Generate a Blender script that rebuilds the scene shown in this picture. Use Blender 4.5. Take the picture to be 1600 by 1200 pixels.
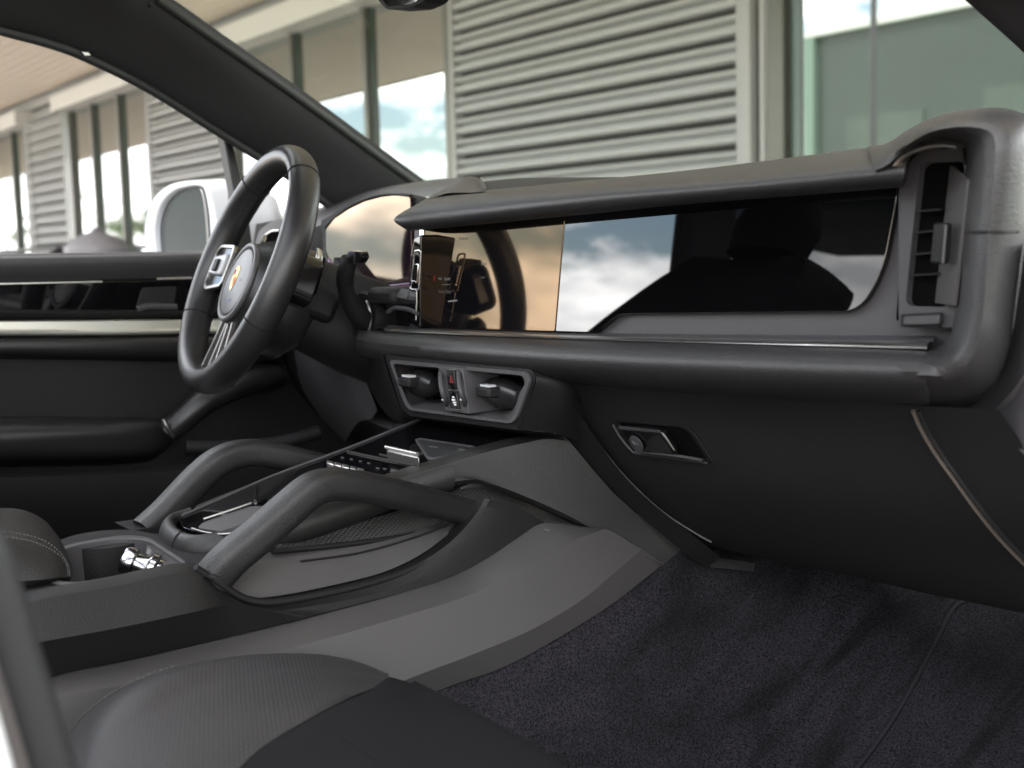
import bpy, bmesh, math, random
from mathutils import Vector, Matrix
random.seed(7)
PI = math.pi
for o in list(bpy.data.objects): bpy.data.objects.remove(o)
sc = bpy.context.scene
COL = sc.collection

# ---------------------------------------------------------------- camera
CAM = Vector((1.28, -.70, 1.13)); PSI = math.radians(34.8); PIT = math.radians(6.0); ROL = math.radians(1.5); FPX = 2000.0
fw = Vector((-math.cos(PSI)*math.cos(PIT), math.sin(PSI)*math.cos(PIT), -math.sin(PIT)))
r0 = fw.cross(Vector((0, 0, 1))).normalized(); u0 = r0.cross(fw)
RT = (math.cos(ROL)*r0 - math.sin(ROL)*u0); UP = (math.cos(ROL)*u0 + math.sin(ROL)*r0)
cd = bpy.data.cameras.new('camera'); cam = bpy.data.objects.new('camera', cd); COL.objects.link(cam)
M = Matrix((RT, UP, -fw)).transposed().to_4x4(); M.translation = CAM; cam.matrix_world = M
cd.sensor_width = 36; cd.lens = 45; cd.clip_start = .02; cd.clip_end = 800
cd.dof.use_dof = True; cd.dof.focus_distance = 1.36; cd.dof.aperture_fstop = 7.0
sc.camera = cam
sc.render.resolution_x = 1024; sc.render.resolution_y = 768

# ---------------------------------------------------------------- world, sun, exposure
SUN_EL, SUN_AZ = math.radians(54), math.radians(10)     # azimuth measured from +Y towards +X
w = bpy.data.worlds.new('World'); sc.world = w; w.use_nodes = True
nt = w.node_tree; nt.nodes.clear()
def N(t, **k):
    n = nt.nodes.new(t)
    for a, b in k.items(): setattr(n, a, b)
    return n
wo = N('ShaderNodeOutputWorld'); bg = N('ShaderNodeBackground'); bg.inputs['Strength'].default_value = .12
sky = N('ShaderNodeTexSky', sky_type='NISHITA', sun_disc=False, sun_elevation=SUN_EL, sun_rotation=SUN_AZ)
tc = N('ShaderNodeTexCoord'); mp = N('ShaderNodeMapping'); mp.inputs['Scale'].default_value = (1, 1, 2.2)
mp.inputs['Location'].default_value = (.05, 2.1, .9)
nz = N('ShaderNodeTexNoise'); nz.inputs['Scale'].default_value = 4.6; nz.inputs['Detail'].default_value = 9; nz.inputs['Roughness'].default_value = .58
cr = N('ShaderNodeValToRGB'); cr.color_ramp.elements[0].position = .435; cr.color_ramp.elements[1].position = .53
n2 = N('ShaderNodeTexNoise'); n2.inputs['Scale'].default_value = 11; n2.inputs['Detail'].default_value = 7
c2 = N('ShaderNodeValToRGB'); c2.color_ramp.elements[0].position = .35; c2.color_ramp.elements[0].color = (12, 12.2, 12.6, 1)
c2.color_ramp.elements[1].position = .65; c2.color_ramp.elements[1].color = (27, 26.6, 26, 1)
mx = N('ShaderNodeMixRGB')
L = nt.links.new
L(tc.outputs['Generated'], mp.inputs[0]); L(mp.outputs[0], nz.inputs[0]); L(mp.outputs[0], n2.inputs[0])
L(nz.outputs['Fac'], cr.inputs[0]); L(n2.outputs['Fac'], c2.inputs[0])
L(cr.outputs[0], mx.inputs[0]); L(sky.outputs[0], mx.inputs[1]); L(c2.outputs[0], mx.inputs[2])
L(mx.outputs[0], bg.inputs[0]); L(bg.outputs[0], wo.inputs[0])
sl = bpy.data.lights.new('sun', 'SUN'); sl.energy = 4.0; sl.angle = math.radians(.5); sl.color = (1, .95, .88)
so = bpy.data.objects.new('sun', sl); COL.objects.link(so)
sd = Vector((math.sin(SUN_AZ)*math.cos(SUN_EL), math.cos(SUN_AZ)*math.cos(SUN_EL), math.sin(SUN_EL)))
so.rotation_euler = sd.to_track_quat('Z', 'Y').to_euler(); so.location = (0, 0, 30)
sc.view_settings.view_transform = 'Standard'; sc.view_settings.look = 'None'
sc.view_settings.exposure = 1.95; sc.view_settings.gamma = 1

# ---------------------------------------------------------------- geometry helpers
def un(px, py, ax, val):
    """point seen at photo position (px, py) that lies on the plane ax = val (or a tuple plane)"""
    d = fw + RT*((px-800)/FPX) - UP*((py-600)/FPX)
    if ax == 'p':
        p, n = val
        return CAM + d*((Vector(p)-CAM).dot(n)/d.dot(n))
    i = 'xyz'.index(ax)
    return CAM + d*((val-CAM[i])/d[i])
def PX(x, *pts): return [un(a, b, 'x', x) for a, b in pts]
def PY(y, *pts): return [un(a, b, 'y', y) for a, b in pts]
def PZ(z, *pts): return [un(a, b, 'z', z) for a, b in pts]
def PP(pl, *pts): return [un(a, b, 'p', pl) for a, b in pts]
def PM(*pts): return [un(a, b, ax, v) for a, b, ax, v in pts]
def cat(pts, n, closed=False):
    """catmull-rom through pts resampled to n points by arc length"""
    pts = [Vector(p) for p in pts]; m = len(pts)
    if m == 1: return [pts[0].copy() for _ in range(n)]
    g = (lambda i: pts[i % m]) if closed else (lambda i: pts[max(0, min(m-1, i))])
    dense = []; seg = m if closed else m-1
    for i in range(seg):
        p0, p1, p2, p3 = g(i-1), g(i), g(i+1), g(i+2)
        if not closed and i == 0: p0 = p1*2-p2
        if not closed and i == m-2: p3 = p2*2-p1
        for k in range(24):
            t = k/24
            dense.append(.5*((2*p1)+(p2-p0)*t+(2*p0-5*p1+4*p2-p3)*t*t+(3*p1-p0-3*p2+p3)*t**3))
    dense.append(g(0) if closed else pts[-1])
    ln = [0]
    for a, b in zip(dense, dense[1:]): ln.append(ln[-1]+(b-a).length)
    T = ln[-1] or 1; out = []; j = 0
    for i in range(n):
        s = T*i/(n if closed else (n-1))
        while j < len(ln)-2 and ln[j+1] < s: j += 1
        d = ln[j+1]-ln[j]; out.append(dense[j].lerp(dense[j+1], (s-ln[j])/d if d else 0))
    return out
def lin(pts, n):
    pts = [Vector(p) for p in pts]; ln = [0]
    for a, b in zip(pts, pts[1:]): ln.append(ln[-1]+(b-a).length)
    out = []; j = 0
    for i in range(n):
        s = ln[-1]*i/(n-1)
        while j < len(ln)-2 and ln[j+1] < s: j += 1
        d = ln[j+1]-ln[j]; out.append(pts[j].lerp(pts[j+1], (s-ln[j])/d if d else 0))
    return out
def rnd(pts, r, n=5):
    """round the corners of a polygon (2-D or 3-D tuples)"""
    P = [Vector(p) for p in pts]; out = []; m = len(P)
    rr = r if isinstance(r, (list, tuple)) else [r]*m
    for i in range(m):
        a, b, c = P[i-1], P[i], P[(i+1) % m]
        d = min(rr[i], (a-b).length*.48, (c-b).length*.48)
        if d <= 0: out.append(b); continue
        s = b+(a-b).normalized()*d; e = b+(c-b).normalized()*d
        for k in range(n+1):
            t = k/n; out.append(s*(1-t)**2+b*2*t*(1-t)+e*t*t)
    return out
def mk(name, V, F, mat, parent=None, smooth=True, ang=38, bevel=0, sub=0, fix=True, bseg=2):
    me = bpy.data.meshes.new(name); me.from_pydata([tuple(v) for v in V], [], F)
    bm = bmesh.new(); bm.from_mesh(me)
    bmesh.ops.remove_doubles(bm, verts=bm.verts, dist=1e-6)
    if fix: bmesh.ops.recalc_face_normals(bm, faces=bm.faces)
    bm.to_mesh(me); bm.free()
    if smooth:
        for p in me.polygons: p.use_smooth = True
        try: me.set_sharp_from_angle(angle=math.radians(ang))
        except Exception: pass
    o = bpy.data.objects.new(name, me); COL.objects.link(o)
    if mat: me.materials.append(mat)
    if bevel:
        b = o.modifiers.new('bevel', 'BEVEL'); b.width = bevel; b.segments = bseg; b.limit_method = 'ANGLE'; b.angle_limit = math.radians(35)
    if sub:
        s = o.modifiers.new('sub', 'SUBSURF'); s.levels = sub; s.render_levels = sub
    if parent: attach(o, parent)
    return o
def attach(o, parent):
    o.parent = parent; bpy.context.view_layer.update()
    o.matrix_parent_inverse = parent.matrix_world.inverted()
def thing(name, label, cat_, loc, group=None):
    o = bpy.data.objects.new(name, None); COL.objects.link(o); o.location = loc
    o['label'] = label; o['category'] = cat_
    if group: o['group'] = group
    bpy.context.view_layer.update()
    return o
def tag(o, label=None, cat_=None, group=None, kind=None):
    if label: o['label'] = label
    if cat_: o['category'] = cat_
    if group: o['group'] = group
    if kind: o['kind'] = kind
    return o
def grid(rows, cu=False, cv=False):
    n, m = len(rows), len(rows[0]); V = [p for r in rows for p in r]; F = []
    for i in range(n if cv else n-1):
        for j in range(m if cu else m-1):
            a = i*m+j; b = i*m+(j+1) % m; c = ((i+1) % n)*m+(j+1) % m; d = ((i+1) % n)*m+j
            F.append((a, b, c, d))
    return V, F
def skin(name, curves, mat, parent=None, nu=48, sub=4, thick=0, linear=False, caps=False, ang=50, closed=False, lincross=False):
    rs = [(lin if linear else cat)(c, nu) for c in curves]
    m = (len(curves)-1)*sub+1
    cols = [(lin if lincross else cat)([r[j] for r in rs], m) for j in range(nu)]
    rows = [[cols[j][i] for j in range(nu)] for i in range(m)]
    V, F = grid(rows)
    if caps:
        for j in (0, nu-1):
            V.append(sum((rows[i][j] for i in range(m)), Vector())/m); k = len(V)-1
            for i in range(m-1): F.append((i*nu+j, (i+1)*nu+j, k))
    o = mk(name, V, F, mat, parent, ang=ang, fix=True)
    if thick:
        s = o.modifiers.new('solid', 'SOLIDIFY'); s.thickness = thick; s.offset = 0
    return o
def nrm(P):
    n = Vector()
    for a, b in zip(P, P[1:]+P[:1]): n += a.cross(b)
    return n.normalized()
def slab(name, P, depth, mat, parent=None, bevel=0, dirv=None, smooth=True, bseg=2):
    """flat plate: outline P, extruded `depth` away from the viewer (or along dirv)"""
    P = [Vector(p) for p in P]; n = nrm(P)
    if n.dot(CAM-P[0]) < 0: n = -n
    d = (Vector(dirv) if dirv else -n)*depth; m = len(P)
    V = P+[p+d for p in P]
    F = [tuple(range(m)), tuple(range(2*m-1, m-1, -1))]+[(i, (i+1) % m, m+(i+1) % m, m+i) for i in range(m)]
    return mk(name, V, F, mat, parent, smooth=smooth, bevel=bevel, bseg=bseg)
def frame(name, outer, inner, dv, mat, parent=None, inner_deep=None, bevel=0):
    """ring plate with a hole; inner_deep = outline the hole wall runs back to"""
    O = [Vector(p) for p in outer]; I = [Vector(p) for p in inner]; m = len(O); dv = Vector(dv)
    D = [Vector(p) for p in inner_deep] if inner_deep else [p+dv for p in I]
    V = O+I+D+[p+dv for p in O]; F = []
    for i in range(m):
        j = (i+1) % m
        F += [(i, j, m+j, m+i), (m+i, m+j, 2*m+j, 2*m+i), (3*m+i, 3*m+j, j, i), (2*m+i, 2*m+j, 3*m+j, 3*m+i)]
    return mk(name, V, F, mat, parent, bevel=bevel)
def box(name, c, s, mat, parent=None, rot=None, bevel=0, smooth=True):
    V = []
    for x in (-.5, .5):
        for y in (-.5, .5):
            for z in (-.5, .5):
                v = Vector((x*s[0], y*s[1], z*s[2]))
                if rot: v = rot @ v
                V.append(Vector(c)+v)
    F = [(0, 1, 3, 2), (4, 6, 7, 5), (0, 4, 5, 1), (2, 3, 7, 6), (0, 2, 6, 4), (1, 5, 7, 3)]
    return mk(name, V, F, mat, parent, smooth=smooth, bevel=bevel)
def tube(name, path, ra, rb, side, mat, parent=None, n=20, ns=40, closed=False, sq=2.0, caps=True, twist=None):
    """sweep; ra = half size along `side`, rb = the other way; both may be lists"""
    P = cat(path, ns, closed); side = Vector(side).normalized(); rows = []
    fa = ra if isinstance(ra, (list, tuple)) else [ra, ra]; fb = rb if isinstance(rb, (list, tuple)) else [rb, rb]
    def ip(f, t):
        x = t*(len(f)-1); i = min(int(x), len(f)-2); return f[i]+(f[i+1]-f[i])*(x-i)
    for i, p in enumerate(P):
        a = P[(i-1) % ns] if closed else P[max(0, i-1)]; b = P[(i+1) % ns] if closed else P[min(ns-1, i+1)]
        T = (b-a).normalized(); s = (side-T*side.dot(T)).normalized(); u = T.cross(s); t = i/(ns-1)
        A, B = ip(fa, t), ip(fb, t)
        r = []
        for k in range(n):
            q = 2*PI*k/n; c, d = math.cos(q), math.sin(q)
            r.append(p+s*A*math.copysign(abs(c)**(2/sq), c)+u*B*math.copysign(abs(d)**(2/sq), d))
        rows.append(r)
    V, F = grid(rows, cu=True, cv=closed)
    if caps and not closed:
        for i in (0, ns-1):
            F.append(tuple(range(i*n, i*n+n)))
    return mk(name, V, F, mat, parent, ang=50)
def lathe(name, prof, c, axis, mat, parent=None, n=40, ref=None, ang=35):
    axis = Vector(axis).normalized(); ref = Vector(ref) if ref else (Vector((0, 0, 1)) if abs(axis.z) < .9 else Vector((1, 0, 0)))
    a = (ref-axis*ref.dot(axis)).normalized(); b = axis.cross(a); c = Vector(c)
    rows = [[c+axis*h+(a*math.cos(2*PI*k/n)+b*math.sin(2*PI*k/n))*r for k in range(n)] for r, h in prof]
    V, F = grid(rows, cu=True)
    if prof[0][0] > 1e-5: F.append(tuple(range(n)))
    if prof[-1][0] > 1e-5: F.append(tuple(range((len(prof)-1)*n, len(prof)*n)))
    return mk(name, V, F, mat, parent, ang=ang)
def text(name, s, org, xd, yd, size, mat, parent, ext=.0002, align='CENTER'):
    cu = bpy.data.curves.new(name, 'FONT'); cu.body = s; cu.size = 1; cu.extrude = 0; cu.align_x = align; cu.resolution_u = 2
    t = bpy.data.objects.new(name, cu); COL.objects.link(t); dg = bpy.context.evaluated_depsgraph_get()
    me = bpy.data.meshes.new_from_object(t.evaluated_get(dg)); bpy.data.objects.remove(t)
    xd = Vector(xd).normalized(); yd = Vector(yd).normalized(); nn = xd.cross(yd)
    for v in me.vertices: v.co = Vector(org)+xd*v.co.x*size+yd*v.co.y*size+nn*ext
    me.name = name
    o = bpy.data.objects.new(name, me); COL.objects.link(o); me.materials.clear(); me.materials.append(mat); attach(o, parent)
    return o

# ---------------------------------------------------------------- materials
def mat(name, col=(.5, .5, .5), rough=.5, metal=0, spec=.5, ior=1.5, bump=None, coat=0, emis=None, es=0, var=0, vscale=8):
    """bump: list of (kind, scale, strength, distance)"""
    m = bpy.data.materials.new(name); m.use_nodes = True; t = m.node_tree; b = t.nodes['Principled BSDF']
    b.inputs['Base Color'].default_value = (*col, 1); b.inputs['Roughness'].default_value = rough
    b.inputs['Metallic'].default_value = metal; b.inputs['Specular IOR Level'].default_value = spec; b.inputs['IOR'].default_value = ior
    b.inputs['Coat Weight'].default_value = coat
    if emis: b.inputs['Emission Color'].default_value = (*emis, 1); b.inputs['Emission Strength'].default_value = es
    co = t.nodes.new('ShaderNodeTexCoord').outputs['Object']
    if var:
        z = t.nodes.new('ShaderNodeTexNoise'); z.inputs['Scale'].default_value = vscale; z.inputs['Detail'].default_value = 6
        t.links.new(co, z.inputs[0]); k = t.nodes.new('ShaderNodeMixRGB'); k.inputs[1].default_value = (*[c*(1-var) for c in col], 1)
        k.inputs[2].default_value = (*[c*(1+var) for c in col], 1); t.links.new(z.outputs['Fac'], k.inputs[0]); t.links.new(k.outputs[0], b.inputs['Base Color'])
        q = t.nodes.new('ShaderNodeMapRange'); q.inputs['To Min'].default_value = rough*(1-var*.5); q.inputs['To Max'].default_value = min(1, rough*(1+var*.5))
        t.links.new(z.outputs['Fac'], q.inputs['Value']); t.links.new(q.outputs[0], b.inputs['Roughness'])
    prev = None
    for kind, s, st, di in (bump or []):
        if kind == 'pebble':
            x = t.nodes.new('ShaderNodeTexVoronoi'); x.feature = 'SMOOTH_F1'; x.inputs['Smoothness'].default_value = .35; out = x.outputs['Distance']
            zz = t.nodes.new('ShaderNodeTexNoise'); zz.inputs['Scale'].default_value = s*.5
            vm = t.nodes.new('ShaderNodeVectorMath'); vm.operation = 'MULTIPLY_ADD'; vm.inputs[1].default_value = (.8/s,)*3
            t.links.new(co, zz.inputs[0]); t.links.new(zz.outputs['Color'], vm.inputs[0]); t.links.new(co, vm.inputs[2])
            x.inputs['Scale'].default_value = s; t.links.new(vm.outputs[0], x.inputs['Vector'])
            iv = t.nodes.new('ShaderNodeMath'); iv.operation = 'SUBTRACT'; iv.inputs[0].default_value = 1; t.links.new(out, iv.inputs[1]); out = iv.outputs[0]
        else:
            x = t.nodes.new('ShaderNodeTexNoise'); x.inputs['Scale'].default_value = s; x.inputs['Detail'].default_value = 4; x.inputs['Roughness'].default_value = .6
            t.links.new(co, x.inputs[0]); out = x.outputs['Fac']
        bn = t.nodes.new('ShaderNodeBump'); bn.inputs['Strength'].default_value = st; bn.inputs['Distance'].default_value = di
        t.links.new(out, bn.inputs['Height'])
        if prev: t.links.new(prev, bn.inputs['Normal'])
        prev = bn.outputs[0]
    if prev: t.links.new(prev, b.inputs['Normal'])
    m['p'] = 1
    return m
def dotted(name, axes, pitch, rad, base, hole, rough, bumpd, rot=0.0, spec=.4):
    """regular perforation: holes of radius rad*pitch on a grid spanned by two 3-D axes"""
    m = mat(name, base, rough, spec=spec); t = m.node_tree; b = t.nodes['Principled BSDF']
    co = t.nodes.new('ShaderNodeTexCoord').outputs['Object']; cs = []
    for a in axes:
        d = t.nodes.new('ShaderNodeVectorMath'); d.operation = 'DOT_PRODUCT'; d.inputs[1].default_value = tuple(Vector(a)/pitch)
        t.links.new(co, d.inputs[0]); f = t.nodes.new('ShaderNodeMath'); f.operation = 'WRAP'; f.inputs[1].default_value = -.5; f.inputs[2].default_value = .5
        t.links.new(d.outputs['Value'], f.inputs[0]); p = t.nodes.new('ShaderNodeMath'); p.operation = 'POWER'; p.inputs[1].default_value = 2
        ab = t.nodes.new('ShaderNodeMath'); ab.operation = 'ABSOLUTE'; t.links.new(f.outputs[0], ab.inputs[0]); t.links.new(ab.outputs[0], p.inputs[0]); cs.append(p.outputs[0])
    s = t.nodes.new('ShaderNodeMath'); s.operation = 'ADD'; t.links.new(cs[0], s.inputs[0]); t.links.new(cs[1], s.inputs[1])
    q = t.nodes.new('ShaderNodeMath'); q.operation = 'SQRT'; t.links.new(s.outputs[0], q.inputs[0])
    mr = t.nodes.new('ShaderNodeMapRange'); mr.inputs['From Min'].default_value = rad*.75; mr.inputs['From Max'].default_value = rad*1.2
    t.links.new(q.outputs[0], mr.inputs['Value'])
    mxx = t.nodes.new('ShaderNodeMixRGB'); mxx.inputs[1].default_value = (*hole, 1); mxx.inputs[2].default_value = (*base, 1)
    t.links.new(mr.outputs[0], mxx.inputs[0]); t.links.new(mxx.outputs[0], b.inputs['Base Color'])
    z = t.nodes.new('ShaderNodeTexNoise'); z.inputs['Scale'].default_value = 260; t.links.new(co, z.inputs[0])
    ad = t.nodes.new('ShaderNodeMath'); ad.operation = 'MULTIPLY_ADD'; ad.inputs[1].default_value = .35; t.links.new(z.outputs['Fac'], ad.inputs[0]); t.links.new(mr.outputs[0], ad.inputs[2])
    bn = t.nodes.new('ShaderNodeBump'); bn.inputs['Strength'].default_value = .7; bn.inputs['Distance'].default_value = bumpd
    t.links.new(ad.outputs[0], bn.inputs['Height']); t.links.new(bn.outputs[0], b.inputs['Normal'])
    return m
def clearglass(name, tint, refl=1.0, rough=0.0):
    m = bpy.data.materials.new(name); m.use_nodes = True; t = m.node_tree; t.nodes.clear()
    o = t.nodes.new('ShaderNodeOutputMaterial'); mi = t.nodes.new('ShaderNodeMixShader'); tr = t.nodes.new('ShaderNodeBsdfTransparent'); gl = t.nodes.new('ShaderNodeBsdfGlossy')
    fr = t.nodes.new('ShaderNodeFresnel'); fr.inputs[0].default_value = 1.45; tr.inputs[0].default_value = (*tint, 1); gl.inputs['Roughness'].default_value = rough
    k = t.nodes.new('ShaderNodeMath'); k.operation = 'MULTIPLY'; k.inputs[1].default_value = refl; t.links.new(fr.outputs[0], k.inputs[0])
    t.links.new(k.outputs[0], mi.inputs[0]); t.links.new(tr.outputs[0], mi.inputs[1]); t.links.new(gl.outputs[0], mi.inputs[2]); t.links.new(mi.outputs[0], o.inputs[0])
    return m
def coated(name, base, tint, rough=.02, k=.8):
    """dark glass with a coloured anti-reflection coating: tinted mirror weighted by fresnel"""
    m = bpy.data.materials.new(name); m.use_nodes = True; t = m.node_tree; t.nodes.clear()
    o = t.nodes.new('ShaderNodeOutputMaterial'); ad = t.nodes.new('ShaderNodeMixShader'); df = t.nodes.new('ShaderNodeBsdfDiffuse'); gl = t.nodes.new('ShaderNodeBsdfGlossy')
    df.inputs[0].default_value = (*base, 1); gl.inputs[0].default_value = (*tint, 1); gl.inputs['Roughness'].default_value = rough
    fr = t.nodes.new('ShaderNodeFresnel'); fr.inputs[0].default_value = 1.5; kk = t.nodes.new('ShaderNodeMath'); kk.operation = 'MULTIPLY'; kk.inputs[1].default_value = k
    t.links.new(fr.outputs[0], kk.inputs[0]); t.links.new(kk.outputs[0], ad.inputs[0]); t.links.new(df.outputs[0], ad.inputs[1]); t.links.new(gl.outputs[0], ad.inputs[2]); t.links.new(ad.outputs[0], o.inputs[0])
    return m
DLE = mat('dash_leather', (.020, .019, .0198), .44, spec=.5, bump=[('pebble', 600, .5, .0006), ('noise', 1400, .15, .0002)], var=.12, vscale=5)
LEA = mat('grained_leather', (.0095, .009, .0095), .46, spec=.42, bump=[('pebble', 600, .5, .0006), ('noise', 1400, .15, .0002)], var=.12, vscale=5)
LEA2 = mat('console_leather', (.009, .0086, .0085), .48, spec=.4, bump=[('pebble', 640, .38, .0005), ('noise', 1500, .15, .0002)], var=.1)
LEA3 = mat('shaded_band_leather', (.0055, .0052, .0052), .55, spec=.3, bump=[('pebble', 600, .4, .0005)], var=.1)  # console leather darkened to stand in for shade on the band's side faces
LEAF = mat('smooth_leather', (.014, .0134, .014), .36, spec=.5, bump=[('pebble', 700, .3, .0005), ('noise', 60, .12, .0015)], var=.12, vscale=6)
SOFT = mat('soft_plastic', (.038, .036, .039), .5, spec=.4, bump=[('noise', 1600, .22, .0003)], var=.08)
BLK = mat('matt_black_plastic', (.007, .0068, .0076), .6, spec=.22, bump=[('pebble', 520, .35, .0006)], var=.12)
DRK = mat('dark_textured_plastic', (.012, .0115, .012), .6, spec=.22, bump=[('pebble', 420, .5, .0007)], var=.12)
SLT = mat('slate_grey_plastic', (.050, .047, .0465), .5, spec=.35, bump=[('noise', 1800, .2, .0003)], var=.06)
SLD = mat('deep_slate_plastic', (.052, .049, .052), .5, spec=.35, bump=[('noise', 1800, .2, .0003)], var=.06)
GLB = mat('gloss_black', (.003, .003, .0035), .035, spec=.5, coat=0)
PNB = mat('piano_black_switch', (.004, .004, .0045), .12, spec=.5)
SCG = mat('screen_glass', (.001, .001, .0012), .012, ior=1.75)
SBK = mat('satin_black', (.012, .012, .013), .28)
VNT = mat('vent_grey', (.055, .052, .054), .5, spec=.4)
SHD = mat('dimmed_white', (.46, .47, .48), .35, spec=.4)  # car white greyed down to stand in for shade on the door mirror
CHR = mat('polished_chrome', (.85, .85, .86), .12, metal=1)
CHD = mat('dimmed_chrome', (.42, .42, .43), .2, metal=1)  # chrome colour lowered to keep the socket from blowing out
SAT = mat('satin_metal', (.55, .54, .52), .34, metal=1, bump=[('noise', 900, .1, .0002)])
SATD = mat('dark_satin_metal', (.30, .29, .28), .38, metal=1)
HEAD = mat('headliner_fabric', (.027, .0265, .028), .95, spec=.1, bump=[('noise', 1200, .5, .0006)], var=.1)
CRP = mat('carpet_base', (.03, .03, .035), 1.0, spec=.02)
FAB = mat('woven_seat_cloth', (.0075, .0072, .0082), .85, spec=.1, bump=[('noise', 1500, .5, .0005)], var=.15)
WHT = mat('white_paint', (.78, .79, .80), .25, spec=.5, coat=.6)
STI = mat('stitch_thread', (.07, .068, .066), .8, spec=.1)
def carpet():
    t = CRP.node_tree; b = t.nodes['Principled BSDF']; co = t.nodes.new('ShaderNodeTexCoord').outputs['Object']
    n1 = t.nodes.new('ShaderNodeTexNoise'); n1.inputs['Scale'].default_value = 430; n1.inputs['Detail'].default_value = 5; n1.inputs['Roughness'].default_value = .75
    m1 = t.nodes.new('ShaderNodeMapping'); m1.inputs['Rotation'].default_value = (0, 0, .5); m1.inputs['Scale'].default_value = (20, 4.2, 4.2)
    n2 = t.nodes.new('ShaderNodeTexNoise'); n2.inputs['Scale'].default_value = 1; n2.inputs['Detail'].default_value = 3; n2.inputs['Distortion'].default_value = 1.1
    for n in (n1,): t.links.new(co, n.inputs[0])
    t.links.new(co, m1.inputs[0]); t.links.new(m1.outputs[0], n2.inputs[0])
    r1 = t.nodes.new('ShaderNodeValToRGB'); r1.color_ramp.elements[0].position = .38; r1.color_ramp.elements[0].color = (.0015, .0013, .0018, 1); r1.color_ramp.elements[1].position = .66; r1.color_ramp.elements[1].color = (.038, .034, .042, 1)
    r2 = t.nodes.new('ShaderNodeMapRange'); r2.inputs['From Min'].default_value = .35; r2.inputs['From Max'].default_value = .6; r2.inputs['To Min'].default_value = .4; r2.inputs['To Max'].default_value = 1.2
    t.links.new(n1.outputs['Fac'], r1.inputs[0]); t.links.new(n2.outputs['Fac'], r2.inputs['Value'])
    mm = t.nodes.new('ShaderNodeVectorMath'); mm.operation = 'SCALE'; t.links.new(r1.outputs[0], mm.inputs[0]); t.links.new(r2.outputs[0], mm.inputs['Scale']); t.links.new(mm.outputs[0], b.inputs['Base Color'])
    bb = t.nodes.new('ShaderNodeBump'); bb.inputs['Strength'].default_value = 1; bb.inputs['Distance'].default_value = .003; t.links.new(n1.outputs['Fac'], bb.inputs['Height'])
    b2 = t.nodes.new('ShaderNodeBump'); b2.inputs['Strength'].default_value = .6; b2.inputs['Distance'].default_value = .006; t.links.new(n2.outputs['Fac'], b2.inputs['Height']); t.links.new(bb.outputs[0], b2.inputs['Normal'])
    t.links.new(b2.outputs[0], b.inputs['Normal']); b.inputs['Sheen Weight'].default_value = .03; b.inputs['Sheen Roughness'].default_value = .6
carpet()
def em(name, c, s): return mat(name, (.01, .01, .01), .5, emis=c, es=s)
E_W = em('lit_white_icon', (1, 1, 1), .05); E_R = em('lit_red_icon', (1, .05, .02), .09); E_G = em('lit_green_icon', (.05, 1, .15), .09); E_O = em('lit_dim_icon', (.9, .8, .7), .022)
PRT = mat('printed_white', (.7, .7, .7), .5); PRR = mat('printed_red', (.6, .03, .03), .4); GLD = mat('gold_enamel', (.75, .48, .16), .3, metal=.9)

# ================================================================ OUTSIDE: ground, building, canopy
YB = 4.7
def BX(px, py=300): return un(px, py, 'y', YB).x
def sheet(name, x0, x1, y0, y1, z, m, parent=None):
    return mk(name, [(x0, y0, z), (x1, y0, z), (x1, y1, z), (x0, y1, z)], [(0, 1, 2, 3)], m, parent, fix=False)
ASP = mat('asphalt', (.052, .05, .048), .9, bump=[('noise', 90, .5, .01)], var=.25, vscale=3)
PAV = mat('pale_concrete', (.42, .37, .31), .85, bump=[('noise', 60, .3, .004)], var=.12, vscale=1.2)
GRS = mat('lawn_green', (.06, .11, .025), .9, bump=[('noise', 40, 1, .05)], var=.4, vscale=6)
tag(sheet('ground', -200, 200, -200, 200, 0, GRS), kind='structure')
tag(sheet('parking_lot', -150, 60, -50, 4.7, .004, PAV), kind='structure')
tag(sheet('driveway', -150, 60, -1.9, 3.2, .008, ASP), kind='structure')
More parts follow.
